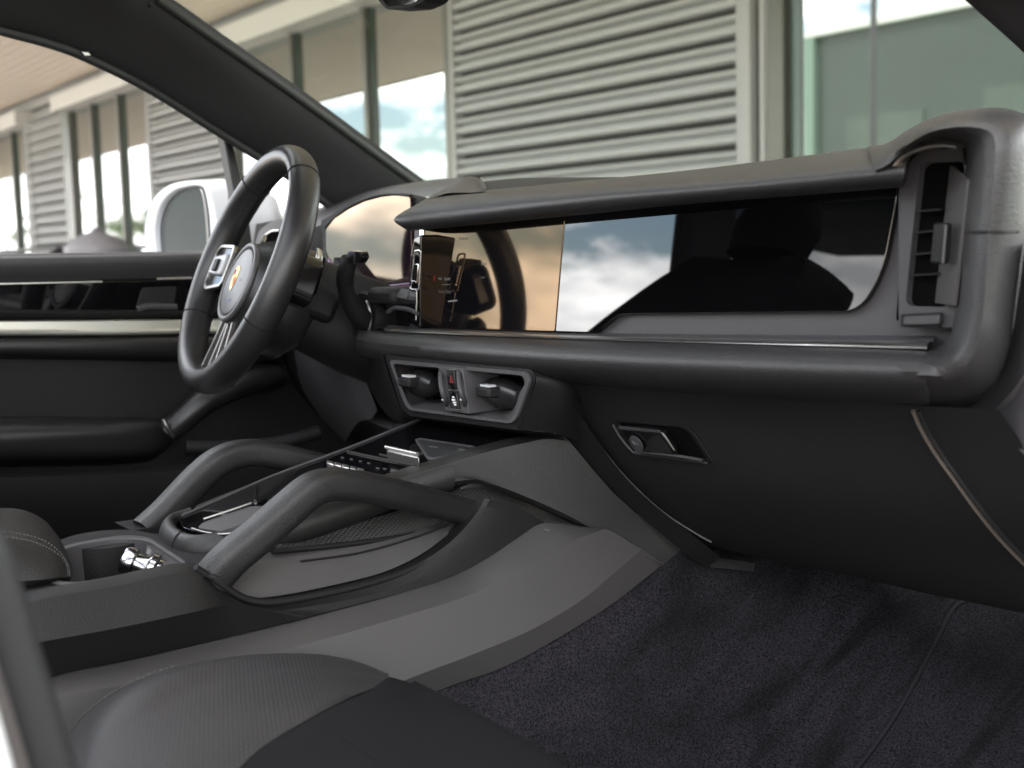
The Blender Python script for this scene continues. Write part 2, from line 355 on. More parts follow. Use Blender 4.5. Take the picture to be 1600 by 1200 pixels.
def building():
    wallm = mat('siding_metal', (.335, .345, .34), .42, spec=.5, bump=[('noise', 30, .1, .001)], var=.05, vscale=2)
    dkm = mat('siding_gap', (.03, .03, .028), .8)
    brz = mat('bronze_frame', (.10, .10, .085), .4, metal=.5)
    trimm = mat('pale_trim', (.30, .30, .295), .5)
    lint = mat('white_lintel', (.62, .62, .60), .5); grn = mat('green_glass_edge', (.06, .09, .07), .2)
    t = bpy.data.materials.new('window_reflective'); pane = mat('green_reflective_glass', (.05, .06, .05), .015, ior=4.0, spec=.5)
    bpy.data.materials.remove(t)
    th = thing('commercial_building', 'low building with grey ribbed metal siding and tall reflective window bays ahead of the car', 'building', (0, YB, 0))
    zt = 3.44
    # structural wall just behind the siding, pieces between windows
    segs = [(BX(45), BX(105), 's'), (BX(235, 200), BX(357, 120), 's'), (BX(711, 150), BX(1160, 130), 's'), (BX(1900, 100), BX(1900, 100)+9, 's'), (BX(-190), BX(-60), 's')]
    P = .155
    # one plank: a board with two broad ribs and a dark open joint under it
    prof = [(0, .07), (.0, .004), (.004, -.006), (.020, -.022), (.042, -.020), (.052, .004), (.057, .032), (.069, .034), (.075, .004), (.090, -.020), (.108, -.022), (.119, -.002), (.122, .07)]
    for si, (a, b, _) in enumerate(segs):
        if si == 3: continue
        src = None
        for k in range(int(zt/P)+1):
            z = k*P
            if z+.14 > zt: break
            if src is None:
                V = [(x, y, zz) for x in (a+.03, b-.03) for zz, y in [(q[0], q[1]) for q in prof]]
                n = len(prof); F = [(i, i+1, n+i+1, n+i) for i in range(n-1)]+[tuple(range(n)), tuple(range(2*n-1, n-1, -1))]
                src = mk('siding_plank', [(v[0], YB+v[1], v[2]) for v in V], F, wallm, th, ang=60)
            else:
                o = src.copy(); COL.objects.link(o); o.parent = th; o.matrix_parent_inverse = src.matrix_parent_inverse; o.location.z = z
        box('wall', ((a+b)/2, YB+.155, zt/2), (b-a, .2, zt), dkm, th)
        for x in (a, b): box('edge_trim', (x, YB+.05, zt/2), (.05, .16, zt), trimm, th, bevel=.006)
    # roof mass above the openings
    box('upper_wall', ((-64+14)/2, YB+.35, 4.35), (78, .6, 1.8), wallm, th)
    groups = [(-60, 45, [20]), (105, 235, [147, 189]), (357, 711, [455, 570])]
    def win(a, b, mull, zb=.12, ztop=3.2):
        W = box('window', ((a+b)/2, YB+.05, (zb+ztop)/2+.05), (b-a-.10, .02, ztop-zb+.14), pane, th)
        box('frame', (a+.09, YB+.03, (zb+ztop)/2), (.12, .10, ztop-zb), brz, W, bevel=.008)
        box('frame', (b-.07, YB+.03, (zb+ztop)/2), (.09, .10, ztop-zb), brz, W, bevel=.008)
        box('sill', ((a+b)/2, YB+.05, zb-.02), (b-a-.02, .22, .1), brz, W, bevel=.008)
        box('lintel', ((a+b)/2, YB-.06, ztop+.12), (b-a+.06, .30, .22), lint, W, bevel=.01)
        if not mull: box('glass_edge', (a+.20, YB+.035, (zb+ztop)/2), (.07, .02, ztop-zb), grn, W)
        for x in mull:
            box('mullion', (x, YB+.02, (zb+ztop)/2), (.075, .08, ztop-zb), brz, W, bevel=.008)
            box('glass_edge', (x+.05, YB+.033, (zb+ztop)/2), (.028, .02, ztop-zb), grn, W)
    for a, b, ms in groups: win(BX(a, 200), BX(b, 200), [BX(m, 250 if m < 300 else 60) for m in ms])
    W = win(BX(1196, 130), BX(1900, 100), [], ztop=3.3)
    for pa, pb, dd, mm in ((1162, 1181, .0, trimm), (1182, 1192, .05, brz), (1192, 1199, .02, trimm)): box('edge_trim', ((BX(pa, 130)+BX(pb, 130))/2, YB+dd-.01, 1.72), (BX(pb, 130)-BX(pa, 130), .08, 3.44), mm, th, bevel=.006)
    return th
bt = building()
def canopy():
    sm = mat('soffit_board', (.88, .78, .67), .55, var=.10, vscale=3); dk = mat('soffit_joint', (.10, .09, .08), .8); fs = mat('fascia_metal', (.34, .33, .31), .4, metal=.3)
    th = thing('entrance_canopy', 'wide overhanging canopy with a beige boarded soffit attached along the building front', 'canopy', (0, YB, 3.6))
    src = None; y = .72
    while y < YB-.1:
        if src is None: src = box('soffit_board', (-23, y+.075, 3.585), (76, .142, .03), sm, th, bevel=.006); y0 = y
        else:
            o = src.copy(); COL.objects.link(o); o.parent = th; o.matrix_parent_inverse = src.matrix_parent_inverse; o.location.y = y-y0
        y += .157
    box('roof_deck', (-23, 2.7, 3.68), (76, 4.05, .14), dk, th)
    box('fascia', (-23, .66, 3.74), (76.2, .06, .36), fs, th, bevel=.01)
canopy()
# bin outside the driver's window
def binn():
    m = mat('grey_plastic_dome', (.20, .195, .21), .5); th = thing('litter_bin', 'grey domed litter bin standing beyond the driver window', 'bin', (0, 0, 0))
    p = un(152, 395, 'y', 3.4); r = .32
    lathe('bin_body', [(r*.94, 0), (r, .1), (r, p.z+.02)], (p.x, 3.4, 0), (0, 0, 1), m, th)
    lathe('bin_lid', [(r*1.03, p.z+.02), (r*1.03, p.z+.05), (r*.8, p.z+.14), (r*.35, p.z+.2), (.02, p.z+.235), (0, p.z+.24)], (p.x, 3.4, 0), (0, 0, 1), m, th)
    lathe('lid_knob', [(.05, p.z+.232), (.05, p.z+.26), (0, p.z+.265)], (p.x, 3.4, 0), (0, 0, 1), m, th)
    a = un(10, 389, 'y', 4.3); b = un(110, 388, 'y', 4.3)
    t2 = thing('low_bench', 'dark low bench against the siding beyond the driver window', 'bench', ((a.x+b.x)/2, 4.3, 0))
    dm = mat('dark_bench_board', (.03, .028, .03), .6)
    for k in range(3): box('board', ((a.x+b.x)/2, 4.15+.12*k, a.z-.04), (b.x-a.x, .1, .05), dm, t2, bevel=.006)
    for x in (a.x+.3, b.x-.3): box('leg', (x, 4.27, (a.z-.07)/2), (.08, .3, a.z-.07), dm, t2)
binn()
# buildings and trees across the lot, seen in the panes
def opposite():
    th = thing('glass_office', 'dark green glass office across the lot mirrored in the right window', 'building', (-40, -122, 0))
    g = mat('dark_green_curtain_wall', (.030, .042, .036), .35, var=.3, vscale=.15); fr = mat('pale_mullion', (.13, .19, .16), .5); rf = mat('roof_edge', (.5, .52, .5), .5)
    lr = mat('lit_room', (.045, .062, .050), .3, var=.5, vscale=.3)
    box('wall', (-20, -142, 14.2), (200, 36, 28.4), g, th)
    for x in (-119, -84, -60, -36, -12, 12, 40): box('mullion', (x, -123.6, 14.2), (1.8, 1, 28.4), fr, th)
    for i in range(9):
        for j in range(2): box('window', (-107+22*i, -123.9, 6.0+8.8*j+(i%2)), (12+3*(i%3), .4, 4.4+1.2*(i%2)), lr, th)
    box('roof_edge', (-20, -142, 28.6), (202, 38, .8), rf, th)
opposite()
def tree(x, y, h, lab):
    th = thing('tree', lab, 'tree', (x, y, 0), 'trees across the lot'); bk = mat('bark', (.10, .08, .06), .9) if 'bark' not in bpy.data.materials else bpy.data.materials['bark']
    lf = bpy.data.materials.get('leaf_green') or mat('leaf_green', (.07, .13, .03), .6, var=.4, vscale=.8)
    tube('trunk', [(x, y, 0), (x+.1, y, h*.3), (x, y+.1, h*.62)], [.16, .07], [.16, .07], (1, 0, 0), bk, th, n=8, ns=6)
    V = []; F = []; R = random.Random(int(x*10))
    cl = [(Vector((x, y, h*.66))+Vector((R.gauss(0, .26*h), R.gauss(0, .26*h), R.gauss(0, .17*h)))) for _ in range(16)]
    for i in range(3200):
        c = R.choice(cl)+Vector((R.gauss(0, 1), R.gauss(0, 1), R.gauss(0, .8)))*h*.07; a = Vector((R.gauss(0, 1), R.gauss(0, 1), R.gauss(0, 1))).normalized()*.09; b = a.orthogonal()*.9
        k = len(V); V += [c-a, c+b*.5, c+a, c-b*.5]; F.append((k, k+1, k+2, k+3))
    mk('crown', V, F, lf, th, smooth=False, fix=False)
for x, y, h, l in ((-90, -20, 5.2, 'bright green tree mirrored at the low right of the driver side panes'), (-128, -21, 5.6, 'rounded green tree mirrored in the farthest pane'), (-66, -19, 4.6, 'leafy green tree mirrored behind the steering wheel'), (-108, -24, 6.5, 'tallest green tree at the back of the row')):
    tree(x, y, h, l)
def parked():
    th = thing('parked_car', 'white parked saloon out in the lot mirrored in the centre screen', 'car', (-9, -7, 0)); gl = mat('car_window_dark', (.01, .012, .014), .05); ty = mat('tyre_rubber', (.02, .02, .02), .8)
    x, y = -9, -7
    prof = [(-2.3, .35), (-2.3, .75), (-2.1, .95), (-1.5, 1.02), (-.9, 1.42), (.5, 1.45), (1.2, 1.0), (2.1, .85), (2.35, .6), (2.3, .35)]
    slab('body', [(x+a, y-.85, b) for a, b in prof], 1.7, WHT, th, bevel=.09, dirv=(0, 1, 0), bseg=4)
    slab('side_window', [(x+a, y+.853, b) for a, b in ((-1.35, 1.04), (-.86, 1.36), (.42, 1.38), (.98, 1.02))], .01, gl, th)
    for a in (-1.45, 1.45):
        for s in (-.8, .8): lathe('wheel', [(.0, -.11), (.33, -.11), (.34, .1), (0, .11)], (x+a, y+s, .34), (0, 1, 0), ty, th, n=24)
parked()
def lamp_post():
    th = thing('lamp_post', 'slim dark lamp post in the lot mirrored in the passenger panel', 'lamp post', (-12, -6, 0)); m = mat('dark_pole', (.04, .04, .045), .5)
    tube('pole', [(-12, -6, 0), (-12, -6, 5), (-11.9, -6, 6.4)], [.07, .045], [.07, .045], (1, 0, 0), m, th, n=10, ns=12)
    tube('lamp_arm', [(-11.9, -6, 6.4), (-11.6, -6, 6.8), (-11, -6, 6.95)], .04, .04, (0, 1, 0), m, th, n=8, ns=10)
    box('lamp_head', (-10.8, -6, 6.94), (.55, .25, .1), m, th, bevel=.03)
lamp_post()

# ================================================================ CAR BODY
car = thing('car_body', 'dark headlined body shell of the white car around the cabin with its pillars and glass', 'car', (0, 0, 0))
RUB = mat('black_rubber_seal', (.012, .012, .013), .6)
# driver's A pillar trim: lower edge, ridge, upper edge (lower edge faces the door, upper one the windscreen)
lo = PM((-60, 22, 'x', -.66), (0, 43, 'x', -.655), (70, 62, 'x', -.66), (130, 84, 'x', -.67), (230, 134, 'x', -.69), (355, 212, 'x', -.71), (450, 272, 'x', -.73), (530, 330, 'x', -.74))
mi = PM((-60, -20, 'x', -.60), (0, -2, 'x', -.60), (80, 18, 'x', -.61), (160, 42, 'x', -.62), (270, 100, 'x', -.64), (400, 185, 'x', -.66), (500, 250, 'x', -.69), (590, 318, 'x', -.71))
hi = PM((-60, -130, 'x', -.52), (60, -110, 'x', -.52), (180, -30, 'x', -.55), (235, 3, 'x', -.585), (305, 52, 'x', -.60), (450, 152, 'x', -.64), (560, 232, 'x', -.675), (648, 296, 'x', -.70))
lo2 = [p+Vector((-.05, .02, .0)) for p in lo]; hi2 = [p+Vector((-.05, .06, .01)) for p in hi]
skin('pillar_trim', [lo2, lo, mi, hi, hi2], HEAD, car, nu=60, sub=5, thick=.006)
tube('door_seal', [p+Vector((.004, 0, -.004)) for p in lo], .008, .006, (0, 0, 1), RUB, car, n=10, ns=60)
tube('windscreen_seal', [p+Vector((.0, .012, .004)) for p in hi[3:]], .008, .007, (0, 0, 1), RUB, car, n=10, ns=40)
sm = PM((236, 6, 'x', -.580), (222, 24, 'x', -.6), (190, 48, 'x', -.620), (150, 72, 'x', -.648), (131, 84, 'x', -.664))
tube('trim_joint', sm, .0022, .0022, (0, 1, 0), RUB, car, n=8, ns=30)
slab('trim_clip', PX(-.655, (128, 81), (138, 82), (142, 86), (133, 87)), .003, SAT, car)
# quarter window divider and glass behind the A pillar
dv = PX(-.745, (348, 205), (362, 214), (391, 352), (400, 420), (372, 420), (366, 300))
slab('quarter_divider', dv, .03, RUB, car, bevel=.003)
# passenger A pillar at top right
pl = PM((1500, -14, 'x', .60), (1545, 26, 'x', .60), (1600, 76, 'x', .605), (1690, 160, 'x', .61))
pm_ = PM((1560, -40, 'x', .64), (1600, -5, 'x', .64), (1650, 40, 'x', .645), (1740, 120, 'x', .65))
pu = PM((1600, -120, 'x', .70), (1660, -60, 'x', .70), (1710, 0, 'x', .70), (1800, 80, 'x', .70))
skin('pillar_trim', [[p+Vector((0, .04, 0)) for p in pl], pl, pm_, pu], HEAD, car, nu=30, sub=5, thick=.006)
# roof, rear body, pillars (seen in the glossy panels)
def bx(n, a, b, m=HEAD, p=car, **k): return box(n, [(a[i]+b[i])/2 for i in range(3)], [abs(a[i]-b[i]) for i in range(3)], m, p, **k)
bx('roof', (-.60, -.32, 1.58), (.64, .10, 1.64), HEAD, bevel=.03)
bx('roof', (-.60, -2.9, 1.58), (.64, -1.9, 1.64), HEAD, bevel=.03)
bx('roof', (-.60, -1.9, 1.58), (-.47, -.32, 1.64), HEAD)
bx('roof', (.50, -1.9, 1.58), (.64, -.32, 1.64), HEAD)
mk('roof_glass', [(-.48, -1.92, 1.625), (.51, -1.92, 1.625), (.51, -.30, 1.625), (-.48, -.30, 1.625)], [(0, 1, 2, 3)], clearglass('tinted_roof_glass', (.82, .83, .84), .5), car)
bx('roof_rail', (-.72, -2.6, 1.50), (-.58, -.42, 1.62), HEAD, bevel=.03)
bx('roof_rail', (.60, -2.6, 1.55), (.72, -.1, 1.64), HEAD, bevel=.03)
bx('center_pillar', (-.76, -.95, .6), (-.70, -.81, 1.56), HEAD, bevel=.02)
bx('rear_pillar', (-.76, -2.3, .9), (-.62, -1.95, 1.6), HEAD, bevel=.02)
bx('rear_pillar', (.62, -2.3, .9), (.76, -1.95, 1.6), HEAD, bevel=.02)
bx('rear_side', (-.82, -2.9, .35), (-.74, -1.0, 1.05), WHT)
bx('rear_side', (.76, -2.9, .35), (.84, -.80, 1.05), WHT)
bx('tailgate', (-.8, -2.95, .5), (.8, -2.86, 1.12), WHT)
bx('firewall', (-.8, .62, .3), (.8, .66, 1.10), BLK)
bx('floor_pan', (-.8, -2.9, .30), (.8, .6, .34), BLK)
mk('rear_quarter_glass', [(-.742, -2.0, 1.02), (-.742, -.93, 1.02), (-.742, -.93, 1.52), (-.742, -2.0, 1.52)], [(0, 1, 2, 3)], clearglass('darkening_glass', (.10, .10, .105), .5), car)  # unseen rear pane, added dark to blacken the passenger panel's reflection
# windscreen
WSG = clearglass('windscreen_glass', (.90, .945, .885), .06)
wl = PM((648, 288, 'x', -.68),); a0 = Vector((-.68, .50, 1.23)); b0 = Vector((-.60, -.06, 1.56))
ws = skin('windscreen', [[(-.70, .44, 1.235), (-.35, .60, 1.235), (0, .66, 1.235), (.35, .62, 1.235), (.68, .50, 1.235)], [(-.66, .22, 1.38), (0, .42, 1.40), (.66, .26, 1.38)], [(-.58, -.07, 1.53), (0, .10, 1.57), (.62, -.05, 1.56)]], WSG, car, nu=24, sub=6)
bx('cowl', (-.7, .55, 1.0), (.7, .75, 1.14), BLK)
# white door frame edge and rubber at lower left, close to the lens
q0 = PX(.74, (-60, 700), (-14, 850), (20, 980), (52, 1080), (84, 1180), (118, 1290))
def off(P, dx, dy=0): return [p+Vector((dx, dy, 0)) for p in P]
TRP = mat('pillar_trim_plastic', (.10, .09, .087), .42, bump=[('noise', 900, .1, .0003)])
A = PX(.74, (-44, 820), (-22, 850), (14, 975), (46, 1080), (76, 1180), (110, 1290))
B = PX(.75, (-56, 840), (-34, 872), (4, 1000), (36, 1100), (67, 1200), (98, 1300))
Cc = PX(.76, (-72, 850), (-54, 880), (-19, 1000), (12, 1100), (41, 1200), (72, 1300))
D = PX(.78, (-90, 860), (-74, 900), (-46, 1000), (-16, 1110), (14, 1220), (40, 1310))
skin('center_pillar', [off(A, -.03), A, B], TRP, car, nu=30, sub=6, thick=.002)
tube('door_seal', off(B, .006), .012, .010, (0, 1, 0), RUB, car, n=12, ns=40)
skin('center_pillar', [off(B, .004), off(Cc, .003), D], TRP, car, nu=30, sub=5, thick=.002)
E_ = PX(.80, (-110, 880), (-100, 940), (-80, 1020), (-60, 1120), (-30, 1230), (0, 1320))
skin('door_frame', [D, off(D, .01), E_], WHT, car, nu=30, sub=4, thick=.002)

# floor carpet: from the console foot down the tunnel, across, up the toe board
cA = PM((560, 1120, 'x', .205), (690, 1078, 'x', .203), (780, 1045, 'x', .201), (870, 999, 'x', .199), (960, 945, 'x', .196), (1036, 882, 'x', .192), (1075, 856, 'x', .194), (1130, 850, 'x', .2), (1200, 850, 'x', .21))+[Vector((.212, .44, .84)), Vector((.212, .53, .92)), Vector((.212, .61, 1.0))]
def low(P, dx, z, k=1): return [Vector((p.x+dx, p.y, p.z+(z-p.z)*k)) for p in P]
zf = lambda y: .50+max(0, y-.18)*.62
cB = [Vector((p.x+.05, p.y+.01, zf(p.y)+(p.z-zf(p.y))*.55)) for p in cA]
cC = [Vector((p.x+.12, p.y+.03, zf(p.y)+(p.z-zf(p.y))*.08)) for p in cA]
cD = [Vector((.44, p.y+.05, zf(p.y))) for p in cA]; cE = [Vector((.56, p.y+.06, zf(p.y)+.005)) for p in cA]
cF = [Vector((.68, p.y+.08, zf(p.y)+.06)) for p in cA]; cG = [Vector((.73, p.y+.1, zf(p.y)+.2)) for p in cA]
crp = skin('carpet', [off(cA, -.03), cA, cB, cC, cD, cE, cF, cG], CRP, car, nu=80, sub=8)
bx('carpet', (.16, -.9, .5), (.7, -.07, .52), CRP); bx('carpet', (-.7, -.9, .48), (-.18, .6, .5), CRP)
from mathutils.bvhtree import BVHTree
_bv = {}
def hit(o, px, py, lift=.0):
    """point of surface o seen at photo position (px, py)"""
    if o.name not in _bv:
        dg = bpy.context.evaluated_depsgraph_get(); _bv[o.name] = BVHTree.FromObject(o, dg)
    d = (fw + RT*((px-800)/FPX) - UP*((py-600)/FPX)).normalized()
    h = _bv[o.name].ray_cast(CAM, d)
    if h[0] is None: return None
    n = h[1] if h[1].dot(d) < 0 else -h[1]
    return h[0]+n*lift
def trail(o, pts, lift=0, n=None):
    return [p for p in (hit(o, a, b, lift) for a, b in pts) if p is not None]
sp = trail(crp, [(1512, 938), (1490, 952), (1472, 985), (1452, 1025), (1420, 1085), (1390, 1135), (1350, 1190), (1320, 1225)], .002)
if len(sp) > 3: tube('carpet_binding', sp, .0028, .0028, (0, 0, 1), mat('binding_cloth', (.022, .021, .024), .95, spec=.02), car, n=8, ns=60)

# ================================================================ DASHBOARD
dash = thing('dashboard', 'black leather trimmed dashboard with three dark glass screens and slim metal trim line', 'dashboard', (0, .2, .9))
BETA = math.radians(4.8); nP = Vector((0, -math.cos(BETA), math.sin(BETA)))
PLG = ((0, .150, 1.10), nP)            # plane of the glass panels
PLB = ((0, .158, 1.10), nP)            # backing plate behind them
# top pad
cu = [
 PY(.160, (652, 358), (700, 352), (890, 333), (1060, 316), (1200, 305), (1400, 290)),
 PY(.128, (634, 357), (660, 359), (890, 337), (1060, 320), (1200, 309), (1412, 292)),
 PY(.108, (618, 348), (650, 352), (890, 325), (1060, 309), (1200, 297), (1412, 279)),
 PY(.106, (617, 340), (660, 334), (890, 309), (1060, 295), (1200, 283), (1414, 262)),
 PY(.126, (640, 325), (690, 312), (890, 295), (1060, 282), (1200, 269), (1420, 243)),
 PY(.180, (690, 300), (730, 300), (890, 289), (1060, 274), (1200, 258), (1430, 229)),
 PY(.250, (722, 293), (765, 298), (890, 285), (1060, 268), (1200, 251), (1440, 220)),
 PY(.300, (735, 310), (775, 310), (895, 300), (1060, 285), (1200, 268), (1440, 240))]
pad = skin('top_pad', cu, DLE, dash, nu=120, sub=8, caps=True, ang=75)
# raised shoulder at its left end
sh = [PY(.150, (632, 331), (648, 322), (672, 311), (700, 302), (735, 301), (757, 299)),
      PY(.185, (650, 320), (672, 307), (698, 294), (718, 287), (745, 287), (757, 296)),
      PY(.230, (672, 309), (694, 295), (714, 283), (730, 277), (748, 280), (759, 296)),
      PY(.300, (680, 305), (705, 291), (722, 281), (738, 277), (754, 283), (764, 297)),
      PY(.360, (690, 312), (712, 300), (725, 292), (742, 288), (757, 294), (768, 305))]
skin('pad_shoulder', sh, DLE, dash, nu=40, sub=5)
# upper dash behind the pad up to the glass
skin('upper_cover', [PY(.255, (755, 300), (830, 292), (1000, 277), (1200, 262), (1400, 240)), PY(.30, (750, 287), (830, 281), (960, 277), (1100, 272), (1400, 245)), PY(.42, (748, 284), (810, 278.5), (900, 277.5), (1010, 277), (1300, 265)), PY(.52, (748, 290), (810, 285), (900, 282), (1010, 280), (1300, 270))], DRK, dash, nu=50, sub=4)
skin('upper_cover', [PY(.250, (395, 400), (440, 372), (500, 352), (545, 326), (592, 307), (628, 302), (660, 308), (720, 300)),
                     PY(.262, (395, 385), (440, 360), (500, 341), (545, 317), (592, 298), (628, 293), (668, 296), (725, 292)),
                     PY(.300, (398, 372), (440, 352), (502, 331), (560, 308), (600, 297), (640, 290), (690, 284), (740, 280)),
                     PY(.400, (400, 356), (440, 344), (503, 323), (560, 303), (600, 293), (640, 286), (690, 279.5), (750, 277)),
                     PY(.480, (400, 360), (440, 350), (503, 330), (560, 312), (600, 300), (640, 293), (690, 287), (750, 285))], SOFT, dash, nu=80, sub=5)
# backing plate in soft grey, with the ledge below
back = rnd(PP(PLB, (640, 520), (648, 352), (1400, 262), (1436, 205), (1522, 205), (1518, 545)), .004)
slab('center_fascia', back, .02, SLD, dash, bevel=.001)
# --- passenger gloss panel and centre screen
gp = rnd(PP(PLG, (884, 328), (1404, 286), (1399, 320), (1379, 425), (1343, 487), (966, 491), (930, 520), (868, 518)), [0, 0, .004, .03, .03, .012, .004, 0])
pas = slab('passenger_screen', gp, .006, SCG, dash, bevel=.0008)
AMB = coated('amber_coated_glass', (.004, .004, .005), (1.0, .70, .44), .045, 1.5)
BETC = math.radians(5.5); YAWC = math.radians(0)
cpn = PP(PLG, (655, 352), (883, 328), (867, 518), (652, 512))
cs = slab('center_screen', rnd(cpn, .003), .008, AMB, dash, bevel=.0008)
bz = PP(PLG, (656, 345), (664, 345), (660, 512), (652, 512))
slab('screen_edge', [p+nP*.001 for p in PP(PLG, (657, 358), (663, 357), (661, 412), (655, 413))], .006, CHR, cs)
xd = (cpn[1]-cpn[0]).normalized(); yd = (nP.cross(Vector((1, 0, 0))))
if yd.z < 0: yd = -yd
xd = Vector((1, 0, 0))
def st(s, px, py, sz, m, al='LEFT'): return text('icon', s, un(px, py, 'p', PLG), xd, yd, sz, m, cs, ext=.0008, align=al)
st('Level', 695, 438, .0065, E_W); st('Sport', 752, 414, .005, E_O); st('Low', 752, 435, .005, E_O); st('Active Ride', 686, 458, .006, E_O); st('Assistant', 717, 375, .0055, E_O); st('-', 752, 456, .006, E_O)
def icon(pts, m): return slab('icon', [p+nP*.0009 for p in PP(PLG, *pts)], .0004, m, cs)
icon(((675, 431), (680, 431), (679, 439), (674, 439)), E_R); icon(((671, 436), (674, 436), (673, 441), (670, 441)), E_R)
icon(((672, 456), (674, 456), (674, 460), (676, 463), (675, 466), (672, 462)), E_G)
icon(((668.5, 485), (673, 485), (673, 487), (668.5, 487)), E_W); icon(((667.8, 489), (673, 489), (673, 491), (667.8, 491)), E_W); icon(((669.5, 482), (671.5, 482), (671.5, 484), (669.5, 484)), E_W)
icon(((686, 434), (691, 434), (691, 437), (686, 437)), E_O); icon(((691, 444), (704, 444), (704, 445.3), (691, 445.3)), E_O); icon(((701, 470), (715, 468.4), (715, 470.4), (701, 472)), E_W)
# thin metal strip, ledge and the padded beam
ledge = skin('ledge', [PY(.162, (566, 505), (652, 511), (885, 518), (930, 518.5), (1200, 521), (1462, 522)), PY(.125, (560, 511), (640, 515), (870, 524), (1200, 531), (1458, 534))], SLD, dash, nu=60, sub=2)
skin('metal_strip', [PY(.126, (600, 512.6), (640, 514.6), (870, 523.6), (1200, 530), (1452, 533)), PY(.118, (600, 514), (640, 516), (870, 525.5), (1200, 533), (1450, 537)), PY(.113, (601, 517.5), (640, 519.5), (870, 529), (1200, 537.5), (1448, 544)), PY(.118, (603, 519), (640, 521), (870, 530.5), (1200, 539), (1448, 546))], SAT, dash, nu=80, sub=4)
beam_rows = [
 PY(.160, (572, 509), (652, 514), (885, 522), (1200, 528), (1415, 533)),
 PY(.120, (562, 512), (610, 519), (870, 529), (1200, 538), (1418, 545)),
 PY(.096, (559, 519), (610, 525), (870, 538), (1200, 549), (1418, 556)),
 PY(.082, (557, 529), (610, 538), (870, 556), (1200, 570), (1418, 577)),
 PY(.086, (557, 541), (610, 551), (870, 574), (1200, 593), (1418, 600)),
 PY(.104, (559, 550), (610, 560), (870, 588), (1200, 612), (1418, 622)),
 PY(.135, (563, 556), (612, 565), (872, 596), (1200, 622), (1418, 631)),
 PY(.17, (575, 555), (620, 562), (880, 590), (1200, 612), (1418, 619))]
for r_, (py_, yy_) in zip(beam_rows, ((535, .16), (546, .12), (558, .096), (579, .082), (602, .086), (624, .104), (633, .135), (622, .17))): r_.append(un(1452, py_, 'y', yy_+.010))
beam = skin('lower_pad', beam_rows, DLE, dash, nu=110, sub=5, caps=True)
# right end: one thick moulding from the beam up, round the vent and back into the top pad
io = [((1400, 549), (1400, 629)), ((1440, 548), (1448, 634)), ((1470, 541), (1500, 633)), ((1486, 520), (1550, 612)), ((1494, 485), (1578, 560)), ((1499, 440), (1588, 490)), ((1502, 380), (1600, 400)), ((1508, 320), (1612, 320)),
      ((1511, 265), (1622, 250)), ((1510, 236), (1622, 205)), ((1502, 224), (1600, 178)), ((1478, 217), (1555, 168)), ((1452, 218), (1495, 174)), ((1430, 228), (1452, 186)), ((1410, 246), (1418, 203)), ((1392, 268), (1385, 224)), ((1376, 290), (1355, 229))]
rows = [[] for _ in range(7)]
for (a, b), (c, d) in io:
    wgt = max(0, min(1, (a-1440)/60))
    for k, (f, y) in enumerate(((0, .150), (.0, .125), (.14, .098), (.38, .082), (.66, .094), (.90, .125), (1.0, .19))):
        yy = y+(.02*k/6)*wgt+(.020*max(0, min(1, (1425-a)/40)) if b < 400 else (.003*max(0, (1440-a)/40)))
        rows[k].append(un(a+(c-a)*f, b+(d-b)*f, 'y', yy))
side = skin('side_frame', rows, DLE, dash, nu=110, sub=5)
jn = trail(side, [(1500, 366), (1503, 364), (1530, 363), (1560, 362.5), (1590, 362), (1610, 361)], .0002)
if len(jn) > 2: tube('trim_joint', jn, .0013, .0013, (0, 0, 1), BLK, dash, n=6, ns=30)
# outer end cap of the dash and the panel beyond it
ecap = skin('end_cap', [PM((1450, 700, 'y', .20), (1540, 650, 'y', .16), (1600, 585, 'y', .15), (1640, 480, 'y', .15)), PM((1480, 760, 'y', .23), (1590, 700, 'y', .19), (1650, 600, 'y', .17), (1700, 480, 'y', .17))], SOFT, dash, nu=20, sub=3)
skin('end_panel', [PY(.175, (1602, 380), (1590, 470), (1576, 545), (1554, 604), (1512, 640)), PY(.15, (1630, 380), (1628, 480), (1616, 560), (1606, 640), (1590, 700)), PY(.17, (1700, 380), (1700, 480), (1700, 560), (1700, 700), (1680, 800))], SOFT, dash, nu=24, sub=4)
# vent at the right end
tube('vent_ring', PP(((0, .106, 1.1), nP), (1392, 280), (1399, 264), (1412, 247), (1432, 234), (1470, 226), (1500, 229)), .0048, .0022, (0, -1, 0), mat('brushed_champagne', (.6, .54, .47), .3, metal=1), dash, n=10, ns=50)
VP_ = ((0, .141, 1.1), nP)
vo = rnd(PP(VP_, (1404, 512), (1404, 292), (1432, 232), (1506, 232), (1496, 512)), [.01, .01, .02, .01, .008])
vi = rnd(PP(VP_, (1414, 478), (1436, 262), (1446, 254), (1508, 252), (1482, 480)), [.008, .01, .01, .006, .008])
if len(vo) == len(vi): sv = frame('side_vent', vo, vi, -nP*.009, SOFT, dash, bevel=.0012)
vb = ((0, .1485, 1.1), nP)
slab('vent_cavity', PP(vb, (1400, 500), (1420, 240), (1520, 235), (1500, 500)), .002, mat('vent_black', (.003, .003, .003), .9, spec=.02), sv)
slab('vent_blade', PM((1460, 474, 'y', .1465), (1484, 258, 'y', .1465), (1512, 280, 'y', .118), (1490, 478, 'y', .118)), .003, SLT, sv, bevel=.0008)
for py in (325, 358, 392, 425):
    a = un(1449-22*(py-262)/216, py+2, 'y', .1475); b = un(1478, py-1, 'y', .1475); bx_ = [a, b, b+Vector((0, -.007, -.001)), a+Vector((0, -.007, -.001))]
    slab('louver', bx_, .0012, BLK, sv, dirv=(0, 0, -1))
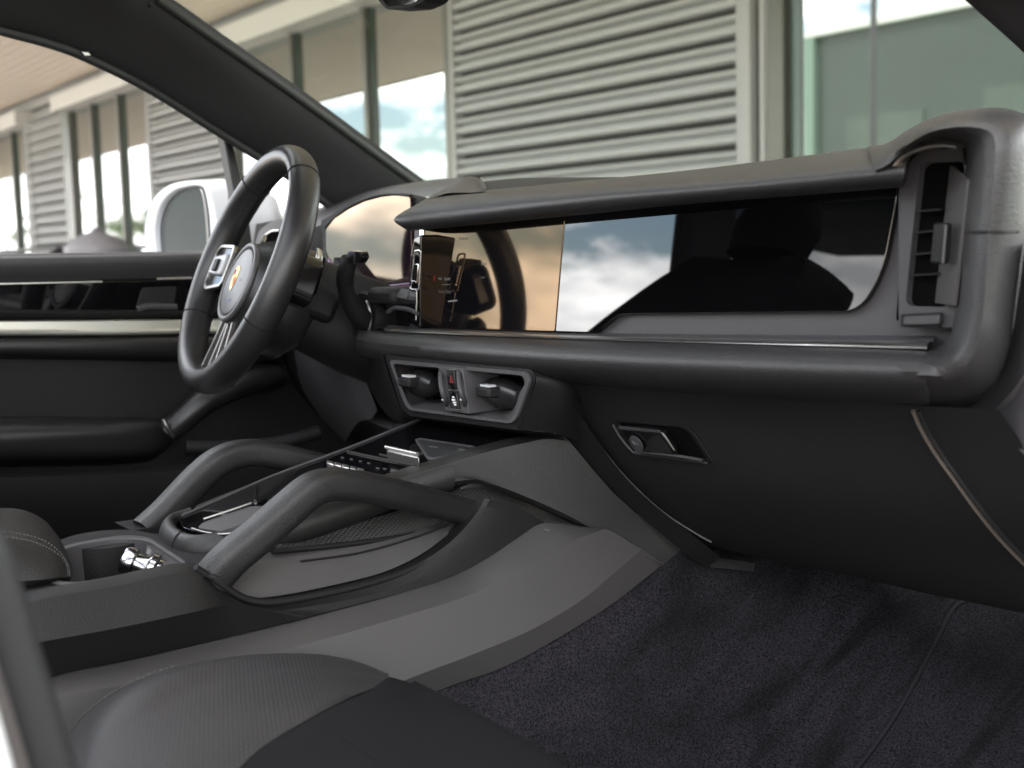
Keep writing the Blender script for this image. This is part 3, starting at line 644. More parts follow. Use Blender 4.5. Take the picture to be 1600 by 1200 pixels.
slab('vent_slider', rnd(PM((1452, 412, 'y', .118), (1458, 348, 'y', .118), (1474, 348, 'y', .116), (1469, 413, 'y', .116)), .003), .010, DRK, sv, bevel=.002)
slab('slider_edge', PM((1471, 411, 'y', .115), (1476, 350, 'y', .115), (1480, 352, 'y', .116), (1475, 412, 'y', .116)), .004, SLT, sv)
slab('vent_wheel', rnd(PP(((0, .134, 1.1), nP), (1410, 508), (1411, 494), (1468, 491), (1466, 507)), .002), .006, SOFT, sv, bevel=.0015)
slab('vent_wheel_slot', PP(((0, .1375, 1.1), nP), (1407, 511), (1408, 491), (1470, 488), (1468, 511)), .002, BLK, sv)

# driver's end: round-cornered vent ring
dvp = ((-.6, .245, 1.1), (.1, -1, .05))
o1 = rnd(PP(dvp, (392, 402), (404, 360), (424, 345), (446, 340), (446, 410), (396, 420)), .012); i1 = rnd(PP(dvp, (402, 402), (412, 372), (426, 360), (437, 358), (437, 400), (404, 412)), .009)
vn = frame('driver_vent', o1, i1, (0, .03, 0), SLD, dash, bevel=.002)
slab('vent_cavity', PP(((-.6, .27, 1.1), (.1, -1, .05)), (390, 420), (400, 350), (450, 340), (450, 420)), .002, BLK, vn)
tube('vent_rim', [p+Vector((0, -.002, 0)) for p in PP(dvp, (403, 405), (411, 375), (425, 362), (438, 360))], .002, .002, (0, 1, 0), SAT, vn, n=8, ns=24)
skin('driver_shelf', [PY(.245, (390, 425), (450, 372), (505, 350)), PY(.255, (392, 470), (450, 450), (505, 440)), PY(.26, (392, 560), (450, 540), (520, 520))], DRK, dash, nu=16, sub=3)

# instrument cluster: free-standing curved glass
PUR = coated('violet_coated_glass', (.010, .004, .010), (1.0, .80, .60), .05, 1.9)
def clus(pts, dy=0): return [un(a, b, 'y', .200+dy-.0*(a-508)/140) for a, b in pts]
ct = [(509, 356), (522, 342), (545, 325), (570, 313), (595, 306), (620, 304), (642, 306)]
cb = [(509, 392), (516, 405), (530, 425), (560, 441), (595, 444), (625, 443), (645, 440)]
CG = ((-.4, .200, 1.1), Vector((.06, -1, .10)).normalized())
slab('instrument_glass', rnd(PP(CG, (509, 358), (522, 342), (545, 326), (570, 314), (596, 307), (622, 304), (641, 307), (645, 440), (620, 443), (590, 444), (562, 441), (545, 434), (528, 424), (514, 404), (509, 390)), .006), .006, PUR, dash, bevel=.0008)
slab('cluster_back', rnd(PY(.222, (500, 346), (548, 318), (620, 302), (662, 312), (668, 470), (520, 440)), .01), .02, BLK, dash)
# rim of that glass
rm = clus(ct, .017); tube('glass_rim', rm, .003, .002, (0, 1, 0), BLK, dash, n=8, ns=50)
VIO = mat('violet_glass_edge', (.10, .035, .09), .12)
skin('glass_rim', [clus([(514, 404), (530, 424), (562, 441), (600, 445), (645, 441)], -.012), clus([(512, 408), (530, 432), (562, 448), (600, 452), (650, 447)], -.012)], VIO, dash, nu=30, sub=3, thick=.004)
# shelf and blocks between cluster and centre screen
slab('cluster_shelf', PY(.19, (560, 452), (648, 447), (650, 458), (575, 465)), .03, SOFT, dash, bevel=.003)
slab('cluster_shelf', PY(.185, (575, 464), (605, 464), (605, 474), (590, 474)), .03, SLD, dash, bevel=.003)
slab('column_shroud', rnd(PY(.175, (520, 400), (560, 452), (655, 462), (655, 512), (555, 520), (520, 480)), .006), .03, BLK, dash, bevel=.003)
box('cluster_block', un(628, 461, 'y', .15), (.072, .07, .022), DRK, dash, bevel=.008)
skin('cluster_block', [PY(.13, (600, 455), (612, 450), (640, 452), (652, 455)), PY(.12, (603, 462), (615, 463), (640, 467), (652, 466)), PY(.13, (612, 470), (630, 474), (650, 476), (655, 474))], SOFT, dash, nu=20, sub=4)
tube('block_edge', PY(.12, (606, 488), (618, 481), (640, 484), (652, 490)), .003, .003, (0, 1, 0), SOFT, dash, n=8, ns=24)
# drive selector: chrome framed rocker left of the centre screen
sel = slab('drive_selector', rnd(PY(.128, (636, 505), (641, 400), (647, 372), (657, 366), (655, 512)), .004), .03, GLB, dash, bevel=.002)
tube('selector_frame', rnd(PY(.120, (641, 452), (648, 392), (658, 391), (654, 453)), .004), .0013, .0013, (0, 1, 0), CHR, sel, n=8, ns=60, closed=True)
slab('selector_paddle', PY(.119, (645, 428), (648, 412), (653, 412), (651, 440), (645, 441)), .004, CHR, sel, bevel=.001)
tube('selector_frame', PY(.120, (636, 468), (640, 456), (644, 440), (651, 441)), .0012, .0012, (0, 1, 0), CHR, sel, n=8, ns=30)
tube('selector_frame', PY(.120, (651, 453), (651, 470), (650, 500)), .0010, .0010, (0, 1, 0), SAT, sel, n=8, ns=30)
# round ignition collar and curved lever grip beside the column
kc = un(574, 494, 'y', .13)
ic = lathe('start_collar', [(.030, .012), (.034, .004), (.034, -.006), (.029, -.010), (.026, 0), (0, .0)], kc, (.25, -1, .12), BLK, dash, n=40)
lathe('start_button', [(.022, .0), (.022, -.006), (.018, -.009), (0, -.009)], kc, (-.25, 1, -.12), GLB, ic)
tube('collar_highlight', [kc+Vector((math.cos(q)*.031+.004, -.014, math.sin(q)*.031)) for q in [math.radians(a) for a in range(-75, 46, 10)]], .0022, .0014, (0, 1, 0), SAT, ic, n=8, ns=30)

# knee panel below the column, grey, turning into shadow
skin('knee_panel', [PM((505, 400, 'y', .13), (522, 430, 'y', .14), (548, 470, 'y', .14), (562, 520, 'y', .15), (566, 560, 'y', .16), (580, 620, 'y', .17)),
                    PM((500, 430, 'y', .11), (512, 470, 'y', .11), (528, 520, 'y', .12), (545, 565, 'y', .13), (565, 600, 'y', .15), (590, 650, 'y', .17)),
                    PM((496, 450, 'y', .13), (500, 500, 'y', .13), (497, 540, 'y', .14), (500, 570, 'y', .15), (520, 610, 'y', .16), (560, 660, 'y', .18)),
                    PM((470, 460, 'y', .2), (470, 500, 'y', .2), (460, 540, 'y', .22), (470, 600, 'y', .24), (500, 650, 'y', .26), (540, 690, 'y', .28))], SOFT, dash, nu=40, sub=5)
skin('lower_cover', [PM((300, 470, 'y', .26), (420, 500, 'y', .24), (500, 540, 'y', .2), (570, 560, 'y', .17), (640, 560, 'y', .16)), PM((300, 560, 'y', .28), (420, 590, 'y', .26), (500, 620, 'y', .24), (570, 640, 'y', .21), (640, 650, 'y', .19)), PM((300, 640, 'y', .42), (420, 660, 'y', .42), (500, 690, 'y', .42), (570, 700, 'y', .4), (640, 700, 'y', .36))], BLK, dash, nu=24, sub=4)
slab('status_light', PY(.235, (463, 571), (466, 571), (466, 574), (463, 574)), .002, em('green_status_light', (.03, 1, .1), .12), dash)
tube('foot_duct', PY(.20, (545, 640), (580, 650), (605, 662), (625, 668)), .014, .006, (0, 1, 0), SOFT, dash, n=12, ns=20)

# ---- centre vents and hazard block
VC = .088
hb = rnd(PY(VC+.014, (600, 556), (834, 578), (838, 600), (815, 672), (640, 648), (600, 580)), [.01, .01, .01, .012, .012, .01])
o2 = rnd(PY(VC, (607, 562), (822, 581), (828, 594), (804, 663), (640, 641), (632, 632)), [.010, .012, .006, .016, .008, .012])
i2 = rnd(PY(VC, (613.5, 568), (816, 586.5), (821, 597), (799, 658), (644, 637), (637, 629)), [.008, .010, .005, .014, .007, .010])
d2 = rnd(PY(VC+.05, (636, 575), (816, 589), (820, 600), (797, 637), (650, 619), (644, 612)), [.008, .010, .005, .012, .007, .010])
cv = frame('center_vents', o2, i2, (0, .05, 0), VNT, dash, inner_deep=d2, bevel=.0008)
slab('vent_cavity', PY(VC+.052, (620, 560), (830, 575), (830, 660), (640, 640)), .002, mat('cavity_black', (.003, .003, .003), .9, spec=.02), cv)
oh = rnd(PY(VC+.004, (600, 553), (830, 576), (838, 590), (810, 672), (640, 650), (627, 640)), [.010, .012, .006, .016, .008, .012])
frame('vent_housing', oh, [p+Vector((0, .003, 0)) for p in o2], (0, .05, 0), BLK, cv)
skin('vent_housing', [PM((826, 572, 'y', VC+.004), (838, 592, 'y', VC+.004), (824, 632, 'y', VC+.004), (806, 672, 'y', VC+.004)), PM((870, 585, 'y', .12), (885, 600, 'y', .12), (878, 640, 'y', .12), (862, 676, 'y', .12)), PM((900, 590, 'y', .16), (915, 610, 'y', .16), (915, 650, 'y', .16), (905, 690, 'y', .16))], BLK, cv, nu=20, sub=3)
skin('vent_housing', [PM((640, 648, 'y', VC+.006), (720, 660, 'y', VC+.006), (808, 671, 'y', VC+.006), (864, 676, 'y', .122)), PM((650, 658, 'y', .15), (720, 668, 'y', .15), (808, 678, 'y', .15), (870, 684, 'y', .16))], BLK, cv, nu=20, sub=2)
skin('vent_housing', [PM((598, 552, 'y', VC+.006), (612, 600, 'y', VC+.006), (628, 642, 'y', VC+.006), (640, 652, 'y', VC+.006)), PM((560, 556, 'y', .16), (580, 610, 'y', .16), (606, 650, 'y', .17), (630, 662, 'y', .17))], BLK, cv, nu=20, sub=2)
# trim: hollow the housing where the ring sits - a plate frame round it
for cx, cy, w1 in ((662, 598, .026), (787, 614, .032)):
    c0 = un(cx, cy, 'y', VC+.026); vb_ = lathe('vent_barrel', [(0, -w1*1.25), (.010, -w1*1.1), (.016, -w1*.6), (.018, 0), (.016, w1*.6), (.010, w1*1.1), (0, w1*1.25)], c0, (1, 0, -.05), SBK, cv, n=28)
    box('barrel_knob', c0+Vector((0, -.020, .003)), (.028, .020, .012), DRK, vb_, bevel=.003); box('knob_inlay', c0+Vector((0, -.021, .0098)), (.019, .009, .003), SHD, vb_)
    for k in range(-4, 5): box('knob_rib', c0+Vector((k*.0026, -.0275, .003)), (.0011, .002, .008), SOFT, vb_)
for k in range(4):
    a = un(640, 590+10*k, 'y', VC+.042); b = un(820, 607+10*k, 'y', VC+.042)
    slab('louver', [a, b, b+Vector((0, -.012, 0)), a+Vector((0, -.012, 0))], .001, BLK, cv, dirv=(0, 0, -1))
blk = slab('switch_block', PY(VC-.006, (684, 571), (722, 575), (732, 647), (695, 642)), .05, SLD, cv, bevel=.0012)
slab('hazard_switch', PY(VC-.0085, (697, 577), (708.5, 578), (713, 608.5), (700.5, 607.5)), .004, PNB, blk, bevel=.0005)
slab('hazard_switch', PY(VC-.0085, (700.5, 611), (713, 612), (717.5, 640), (704.5, 638.5)), .004, PNB, blk, bevel=.0005)
slab('switch_line', PY(VC-.009, (700, 608.8), (713, 610), (713.2, 611), (700.3, 609.8)), .002, SAT, blk)
slab('switch_line', PY(VC-.009, (697, 576.6), (708.5, 577.6), (708.6, 578.5), (697.2, 577.4)), .002, SAT, blk)
slab('switch_line', PY(VC-.009, (704.5, 638.6), (717.5, 640.2), (717.6, 641.2), (704.7, 639.6)), .002, SAT, blk)
tri = PY(VC-.0092, (702, 597.5), (704, 586.5), (708.5, 598.5)); tin = PY(VC-.0092, (703.6, 595.5), (704.4, 590.5), (706.7, 596.2))
frame('hazard_triangle', tri, tin, (0, .0006, 0), em('hazard_red', (1, .06, .03), .05), blk)
for a, b, c, d in ((706, 619, 709.5, 621.5), (705.5, 623, 711, 626), (707.4, 627.5, 712.5, 630), (709.2, 631, 712.6, 633.5)): slab('fan_symbol', PY(VC-.0093, (a, b), (c, b+.4), (c, d+.4), (a+.3, d)), .0004, PRT, blk)
for cx in (689.5, 718.5):
    dx = 0 if cx < 700 else .3
    pts = PM((cx-1, 583, 'y', VC-.006), (cx-1, 592, 'y', VC-.013), (cx+1.5, 610, 'y', VC-.017), (cx+6, 624, 'y', VC-.013), (cx+8.5, 632, 'y', VC-.006))
    tube('thumb_wheel', pts, .0027, .0034, (1, 0, 0), SOFT, blk, n=12, ns=24); box('wheel_mark', pts[3]+Vector((0, -.0035, 0)), (.003, .001, .0015), PRT, blk)

# ---- glove box and lower right trim
gl0 = [PY(.130, (872, 596), (1000, 606), (1200, 622), (1430, 634), (1560, 640)),
       PY(.150, (880, 620), (1000, 640), (1200, 660), (1450, 690), (1600, 700)),
       PY(.185, (930, 700), (1040, 735), (1200, 760), (1470, 790), (1640, 800)),
       PY(.235, (1010, 785), (1100, 810), (1250, 835), (1500, 870), (1660, 880)),
       PY(.285, (1090, 843), (1180, 862), (1300, 885), (1500, 925), (1680, 955)),
       PY(.330, (1100, 852), (1180, 868), (1300, 892), (1500, 935), (1680, 970)),
       PY(.500, (1100, 840), (1180, 850), (1300, 860), (1500, 890), (1680, 920))]
glv = skin('glove_box', gl0, DRK, dash, nu=70, sub=6)
lp = skin('center_side_trim', [PM((862, 660, 'y', .16), (880, 684, 'y', .165), (960, 770, 'y', .215), (1075, 868, 'y', .28), (1105, 885, 'y', .30)), PM((872, 598, 'y', .128), (900, 640, 'y', .14), (985, 755, 'y', .20), (1100, 850, 'y', .27), (1125, 868, 'y', .29))], DRK, dash, nu=40, sub=3)
s1 = trail(glv, [(889, 603), (895, 622), (915, 662), (945, 705), (985, 752), (1035, 798), (1090, 834), (1112, 846)], .0006)
if len(s1) > 3: tube('glove_box_joint', s1, .0016, .0014, (0, 1, 0), SLD, dash, n=8, ns=60)
s2 = trail(glv, [(1428, 640), (1440, 668), (1462, 706), (1492, 748), (1530, 800), (1565, 842), (1602, 880), (1640, 915)], .0008)
if len(s2) > 3: tube('glove_box_joint', s2, .0026, .002, (0, 1, 0), mat('brown_edge', (.07, .058, .05), .6, spec=.2), dash, n=8, ns=60)  # thin warm brown line beside the black joint
s3 = trail(glv, [(1437, 640), (1449, 668), (1471, 706), (1501, 748), (1539, 800), (1574, 842), (1611, 880)], .0008)
if len(s3) > 3: tube('glove_box_joint', s3, .0026, .002, (0, 1, 0), BLK, dash, n=8, ns=60)
# handle recess
gh = lambda l, *p: [hit(glv, a, b, l) for a, b in p]
go = rnd(gh(.002, (960, 654), (1078, 664), (1117, 722), (1008, 708), (992, 700)), [.006, .012, .004, .006, .014])
gi = rnd(gh(.002, (966, 658), (1074, 667), (1107, 717), (1010, 704), (996, 697)), [.005, .012, .004, .006, .012])
dvv = (un(1040, 690, 'y', .2)-CAM).normalized()
gf = frame('handle_recess', go, gi, Vector((0, .02, 0)), BLK, glv and dash, bevel=.0006)
slab('recess_floor', gh(.0008, (966, 658), (1074, 667), (1107, 717), (1000, 702)), .002, mat('recess_black', (.003, .003, .003), .8, spec=.03), gf)
hd = slab('handle_grip', rnd(gh(.011, (978, 660), (1043, 666), (1068, 703), (1003, 697)), .006), .010, PNB, gf, bevel=.003)
slab('grip_edge', rnd(gh(.012, (977, 658), (1040, 664.5), (1042, 667), (979, 661.5)), .0005), .003, SOFT, gf, bevel=.001)
tube('recess_lip', gh(.004, (962, 660), (974, 680), (990, 699), (1003, 706), (1060, 713), (1108, 720)), .0018, .0014, (0, 1, 0), SOFT, gf, n=8, ns=50)
tube('grip_edge', gh(.008, (1003, 699), (1060, 705), (1104, 712)), .0024, .0020, (0, 1, 0), SOFT, gf, n=8, ns=30)
kc = hit(glv, 1008, 683, .0125); gn = nrm(gh(.012, (990, 665), (1040, 668), (1055, 695), (1008, 692))); gn = gn if gn.y < 0 else -gn
lathe('key_cylinder', [(.0095, 0), (.0095, .0015), (.008, .002), (0, .002)], kc, gn, SOFT, hd, n=28)
slab('key_slot', [kc+Vector(v) for v in ((-.004, -.0035, .003), (-.001, -.0035, -.001), (.005, -.0035, -.0005), (.005, -.0035, .0006), (-.0003, -.0035, .0006), (-.003, -.0035, .004))], .0005, CHR, hd)
# fixing clips under the dash
fx = slab('fixing_bracket', PM((1098, 868, 'y', .30), (1180, 880, 'y', .33), (1178, 892, 'y', .33), (1110, 886, 'y', .3)), .01, BLK, dash)
# ================================================================ STEERING WHEEL
W0 = Vector((-.3458, -.0018, 1.1137)); WA = .4182; WY = -.1071; WR = .1781
wn = Vector((math.sin(WY)*math.cos(WA), -math.cos(WY)*math.cos(WA), math.sin(WA))); e1 = Vector((0, 0, 1)).cross(wn).normalized(); e2 = wn.cross(e1)
def W(u, v, q=0): return W0+e1*u+e2*v+wn*q
whl = thing('steering_wheel', 'black leather three spoke steering wheel with round airbag hub and gold crest', 'steering wheel', W0)
R0 = WR-.016; NS = 160
rows = []
for i in range(NS):
    a = 2*PI*i/NS; o = e1*math.cos(a)+e2*math.sin(a); k = 1
    # thicker grips at the sides and thumb rests at ten and two
    g = 1+.10*math.exp(-((math.sin(a)-.25)/.22)**2)*abs(math.cos(a)); r = []
    for j in range(24):
        b = 2*PI*j/24; r.append(W0+o*(R0+.0162*g*math.cos(b))+wn*(.0205*math.sin(b)*(1+.03*g)))
    rows.append(r)
V, F = grid(rows, cu=True, cv=True)
rim = mk('rim', V, F, LEAF, whl, ang=60)
def rimseam(a):
    o = e1*math.cos(a)+e2*math.sin(a); g = 1+.10*math.exp(-((math.sin(a)-.25)/.22)**2)*abs(math.cos(a))
    P = [W0+o*(R0+.01635*g*math.cos(2*PI*j/30))+wn*(.0207*math.sin(2*PI*j/30)*(1+.03*g)) for j in range(30)]
    tube('rim_seam', P, .0009, .0009, o.cross(wn), BLK, rim, n=6, ns=60, closed=True)
for a in (52, 128, 207, 333): rimseam(math.radians(a))
# inner cross stitching
Vs, Fs = [], []
for i in range(150):
    a = math.radians(-60)+i*(math.radians(300))/150+.0
    for s in (-1, 1):
        o = e1*math.cos(a)+e2*math.sin(a); t = o.cross(wn); c = W0+o*(R0-.0166)+wn*(.004*s); d = (wn*.0035+t*.0018*s); p = t*.0006; k = len(Vs)
        Vs += [c-d-p, c-d+p, c+d+p, c+d-p]; Fs.append((k, k+1, k+2, k+3))
tag(mk('stitching', Vs, Fs, mat('black_thread', (.05, .05, .05), .7), rim, smooth=False, fix=False), kind='stuff')
# hub
hub = lathe('airbag_cover', [(.060, -.060), (.080, -.040), (.078, 0), (.066, .022), (.058, .034), (.055, .038), (.052, .0395), (0, .0395)], W(0, -.021, -.037), wn, LEAF, whl, n=64, ang=60)
HC = W(0, -.021, -.037)
lathe('hub_ring', [(.056, .036), (.0575, .040), (.056, .0430), (.0525, .044), (.050, .0425), (.049, .040)], HC, wn, mat('hub_ring_grey', (.06, .058, .06), .45), hub, n=64, ang=70)
lathe('hub_disc', [(.047, .0400), (.0465, .0425), (.044, .0435), (0, .0437)], HC, wn, mat('silver_grey_disc', (.07, .07, .072), .42), hub, n=64)
lathe('hub_groove', [(.050, .0412), (.0465, .0412)], HC, wn, BLK, hub, n=64)
def D3(u, v, q=.0445): return HC+e1*u*.85+e2*v*.85+wn*q
shd = [(-.0105, .020), (-.005, .022), (0, .0225), (.005, .022), (.0105, .020), (.011, .004), (.009, -.008), (.004, -.016), (0, -.019), (-.004, -.016), (-.009, -.008), (-.011, .004)]
em_ = slab('crest', [D3(u-.012, v+.003) for u, v in shd], .0008, GLD, hub, dirv=-wn)
for q, m_ in ((((-.009, .005), (-.002, .005), (-.002, .017), (-.009, .017)), PRR), (((.002, -.011), (.0075, -.007), (.009, .003), (.002, .003)), PRR), (((-.0085, -.006), (-.002, -.011), (-.002, .002), (-.009, .002)), GLD)):
    slab('crest_field', [D3(u-.012, v+.003, .0449) for u, v in q], .0003, m_, em_, dirv=-wn)
for k in (-1, 1): slab('crest_stripe', [D3(u-.012, v+.003, .0452) for u, v in ((-.0062+.0018*k, .006), (-.0054+.0018*k, .006), (-.0054+.0018*k, .016), (-.0062+.0018*k, .016))], .0002, BLK, em_, dirv=-wn)
slab('crest_shield', [D3(u*.36-.012, v*.36+.003, .0454) for u, v in shd], .0003, GLD, em_, dirv=-wn)
slab('crest_horse', [D3(u-.012, v+.003, .0457) for u, v in ((-.0022, -.003), (-.0008, .001), (-.002, .003), (0, .0055), (.0012, .003), (.0014, -.001), (.0024, -.004), (0, -.002))], .0002, BLK, em_, dirv=-wn)
text('crest_text', 'PORSCHE', D3(-.012, .0205, .0452), e1, e2, .0042, BLK, em_, ext=0)
text('hub_text', 'AIRBAG', D3(-.0, -.034, .0443), e1, e2, .0062, PNB, hub, ext=0)
text('hub_text', 'SRS', D3(.022, .0005, .0443), e1, e2, .0065, PNB, hub, ext=0)
# spokes
for s in (-1, 1):
    qs = -.018 if s > 0 else .010
    ou = rnd([(s*.145, .026), (s*.150, -.024), (s*.135, -.036), (s*.06, -.030), (s*.06, .032), (s*.13, .034)], .010); inn = rnd([(s*.140, .022), (s*.1445, -.021), (s*.132, -.031), (s*.065, -.025), (s*.065, .027), (s*.128, .029)], .008)
    sp_ = slab('spoke', [W(u, v, qs-.004) for u, v in ou], .030, PNB, whl, bevel=.003, dirv=-wn)
    frame('spoke_trim', [W(u, v, qs-.0015) for u, v in ou], [W(u, v, qs-.0015) for u, v in inn], -wn*.006, SATD, sp_, bevel=.0008)
    slab('button_pad', [W(u, v, qs+.002) for u, v in rnd([(s*.130, .014), (s*.134, -.012), (s*.07, -.014), (s*.07, .018)], .006)], .008, mat('silver_button', (.30, .30, .31), .4) if s < 0 else bpy.data.materials['silver_button'], sp_, bevel=.002, dirv=-wn)
    slab('roller_switch', [W(u, v, qs+.006) for u, v in rnd([(s*.108, .009), (s*.108, -.009), (s*.090, -.009), (s*.090, .009)], .002)], .006, DRK, sp_, bevel=.002, dirv=-wn)
lo_ = slab('spoke', [W(u, v, -.006) for u, v in rnd([(-.026, -.07), (.026, -.07), (.050, -.158), (-.050, -.158)], .008)], .022, BLK, whl, bevel=.004, dirv=-wn)
for s in (-1, 1):
    o3 = rnd([(s*.003, -.074), (s*.024, -.074), (s*.047, -.160), (s*.012, -.160)], .004); i3 = rnd([(s*.006, -.078), (s*.0205, -.078), (s*.0425, -.156), (s*.0150, -.156)], .003)
    frame('spoke_trim', [W(u, v, -.0015) for u, v in o3], [W(u, v, -.0015) for u, v in i3], -wn*.006, SATD, lo_, bevel=.0008)
# mode dial and shift paddles
md = W(.082, -.068, -.008)
lathe('mode_dial', [(.0165, -.012), (.0165, .0), (.015, .002), (0, .0025)], md, wn, PNB, whl, n=36); lathe('dial_face', [(.0135, .0024), (.0125, .004), (0, .0045)], md, wn, mat('white_dial', (.36, .36, .37), .5), whl, n=36)
for s in (-1,):
    tube('shift_paddle', [W(s*.085, .060, -.034), W(s*.098, .052, -.036), W(s*.108, .02, -.040), W(s*.106, -.02, -.040), W(s*.098, -.045, -.038)], .003, .006, wn, SATD, whl, n=12, ns=30)
pdl = PM((499, 391, 'y', .055), (499, 402, 'y', .05), (493, 430, 'y', .045), (485, 458, 'y', .045), (474, 490, 'y', .05))
tube('shift_paddle', pdl, .0022, .005, (1, 0, 0), SAT, whl, n=12, ns=30)
tube('paddle_core', [p+Vector((-.010, .008, 0)) for p in pdl[1:4]], .004, .006, (1, 0, 0), PNB, whl, n=12, ns=20)
# column behind the wheel
colm = thing('steering_column', 'black plastic column shroud and control stalk behind the steering wheel', 'steering column', W(0, 0, -.05))
tube('shroud', [W(0, -.01, -.028), W(0, -.012, -.09), W(0, -.014, -.17), W(0, -.016, -.26)], [.058, .082], [.058, .075], e1, BLK, colm, n=40, ns=20, sq=3)
for zz in (-.062, -.13): tube('shroud_joint', [W(.0595*math.cos(q)*1.14, -.012+.0585*math.sin(q)*1.12, zz) for q in [2*PI*k/30 for k in range(30)]], .0012, .0012, wn, DRK, colm, n=6, ns=60, closed=True)
box('switch_pod', W(.055, -.01, -.085), (.05, .06, .05), BLK, colm, rot=Matrix((e1, wn, e2)).transposed(), bevel=.01)
# wiper stalk
tube('stalk', PM((546, 405, 'y', .07), (541, 425, 'y', .07), (540, 445, 'y', .075), (550, 475, 'y', .09), (566, 498, 'y', .11), (574, 505, 'y', .13)), [.012, .013, .014, .017], [.009, .010, .013, .016], (1, 0, 0), BLK, colm, n=20, ns=40, sq=2.6)
tip = slab('stalk_tip', rnd(PY(.062, (545, 392), (563, 393), (566, 402), (560, 412), (548, 410), (538, 404)), .003), .012, PNB, colm, bevel=.003, dirv=(-.25, 1, 0))
slab('stalk_button', PY(.060, (554, 393), (555, 393), (553, 408), (552, 408)), .002, DRK, colm)

# ================================================================ DRIVER'S DOOR
DX = -.74
door = thing('driver_door', 'dark driver side door card with gloss insert, silver trim bar and armrest', 'door', (DX, -.3, .9))
def dl(x, *ys):     # one horizontal line along the door at photo heights for px -90, 0, 150, 300, 440
    return PM(*[(px, y, 'x', x) for px, y in zip((-90, 0, 150, 300, 440), ys)])
skin('door_cap', [dl(DX-.07, 398, 396.5, 394.5, 392, 388), dl(DX-.03, 399, 397.5, 395.5, 393, 388), dl(DX+.006, 404, 402, 400, 397, 392), dl(DX+.012, 414, 412, 409, 406, 400), dl(DX+.006, 430, 428, 424, 420, 414), dl(DX-.004, 443, 441, 437, 433, 426)], LEAF if False else SOFT, door, nu=60, sub=5)
slab('door_card', PX(DX-.012, (-120, 400), (470, 392), (520, 470), (600, 600), (720, 640), (720, 800), (300, 830), (-120, 850)), .05, DRK, door)
slab('chrome_line', PX(DX+.001, (-90, 444.5), (160, 439), (160, 441), (-90, 446.5)), .004, SAT, door)
slab('chrome_line', PX(DX+.001, (246, 434), (300, 432.5), (300, 435.5), (246, 437)), .004, SAT, door)
slab('gloss_insert', PX(DX-.001, (-90, 446), (300, 436), (308, 486), (-90, 488)), .006, GLB, door, bevel=.002)
slab('release_recess', rnd(PX(DX+.001, (222, 449), (278, 447), (272, 480), (212, 482)), .006), .004, DRK, door, bevel=.002)
tube('release_handle', PX(DX+.012, (214, 484), (232, 479), (276, 480)), .006, .004, (0, 0, 1), SOFT, door, n=12, ns=20)
skin('switch_ledge', [dl(DX, 485, 484, 484, 484, 484), dl(DX+.014, 487, 486, 486, 486, 486), dl(DX+.012, 495, 494, 493.5, 493, 493), dl(DX, 499, 498, 497, 496, 496)], DRK, door, nu=40, sub=3)
skin('trim_bar', [dl(DX, 501, 500.5, 499.5, 498, 497), dl(DX+.008, 503, 502.5, 501.5, 500, 499), dl(DX+.010, 518, 517.5, 517, 515, 513), dl(DX+.014, 520, 519.5, 519, 517, 515), dl(DX+.012, 524, 523.5, 523, 521, 519), dl(DX, 526, 525.5, 525, 523, 521)], mat('pale_satin_bar', (.62, .62, .56), .38, metal=.75), door, nu=60, sub=3, lincross=True)
skin('upper_roll', [dl(DX, 528, 527, 526, 524, 522), dl(DX+.014, 532, 531, 530, 528, 526), dl(DX+.016, 548, 547, 547, 547, 548), dl(DX+.008, 556, 555, 557, 559, 562), dl(DX-.01, 562, 561, 563, 566, 570)], LEAF, door, nu=40, sub=4)
arm = [PM((-90, 650, 'x', DX), (0, 650, 'x', DX), (150, 652, 'x', DX), (235, 653, 'x', DX), (262, 658, 'x', DX)),
       PM((-90, 655, 'x', DX+.03), (0, 655, 'x', DX+.03), (150, 656, 'x', DX+.03), (236, 655, 'x', DX+.03), (266, 664, 'x', DX+.02)),
       PM((-90, 672, 'x', DX+.06), (0, 672, 'x', DX+.06), (150, 668, 'x', DX+.06), (238, 662, 'x', DX+.055), (272, 676, 'x', DX+.03)),
       PM((-90, 700, 'x', DX+.062), (0, 698, 'x', DX+.062), (150, 694, 'x', DX+.06), (238, 688, 'x', DX+.055), (270, 688, 'x', DX+.03)),
       PM((-90, 722, 'x', DX+.05), (0, 718, 'x', DX+.05), (150, 714, 'x', DX+.05), (232, 710, 'x', DX+.045), (262, 700, 'x', DX+.02)),
       PM((-90, 735, 'x', DX), (0, 730, 'x', DX), (150, 726, 'x', DX), (230, 720, 'x', DX), (256, 706, 'x', DX))]
skin('armrest', arm, LEAF, door, nu=60, sub=5)
tube('door_pull', PM((262, 676, 'x', DX+.035), (290, 652, 'x', DX+.045), (325, 624, 'x', DX+.05), (380, 600, 'x', DX+.04), (430, 590, 'x', DX+.0)), [.020, .024, .024], [.020, .022, .02], (1, 0, 0), LEAF, door, n=20, ns=40)
tube('pull_collar', PM((255, 655, 'x', DX+.06), (262, 668, 'x', DX+.062), (272, 682, 'x', DX+.06)), .003, .004, (1, 0, 0), SATD, door, n=8, ns=16)
skin('door_pocket', [dl(DX+.02, 742, 738, 733, 725, 720), dl(DX+.045, 748, 744, 739, 731, 726), dl(DX+.04, 800, 795, 790, 782, 776), dl(DX+.02, 860, 850, 845, 838, 830)], DRK, door, nu=30, sub=3)
tube('curved_trim', PM((290, 700, 'x', -.66), (380, 698, 'x', -.64), (440, 692, 'x', -.62), (500, 675, 'x', -.6)), .012, .010, (0, 0, 1), BLK, door, n=12, ns=24)
bx('door_shell', (DX-.12, -.95, .5), (DX-.07, .5, 1.07), WHT, door)

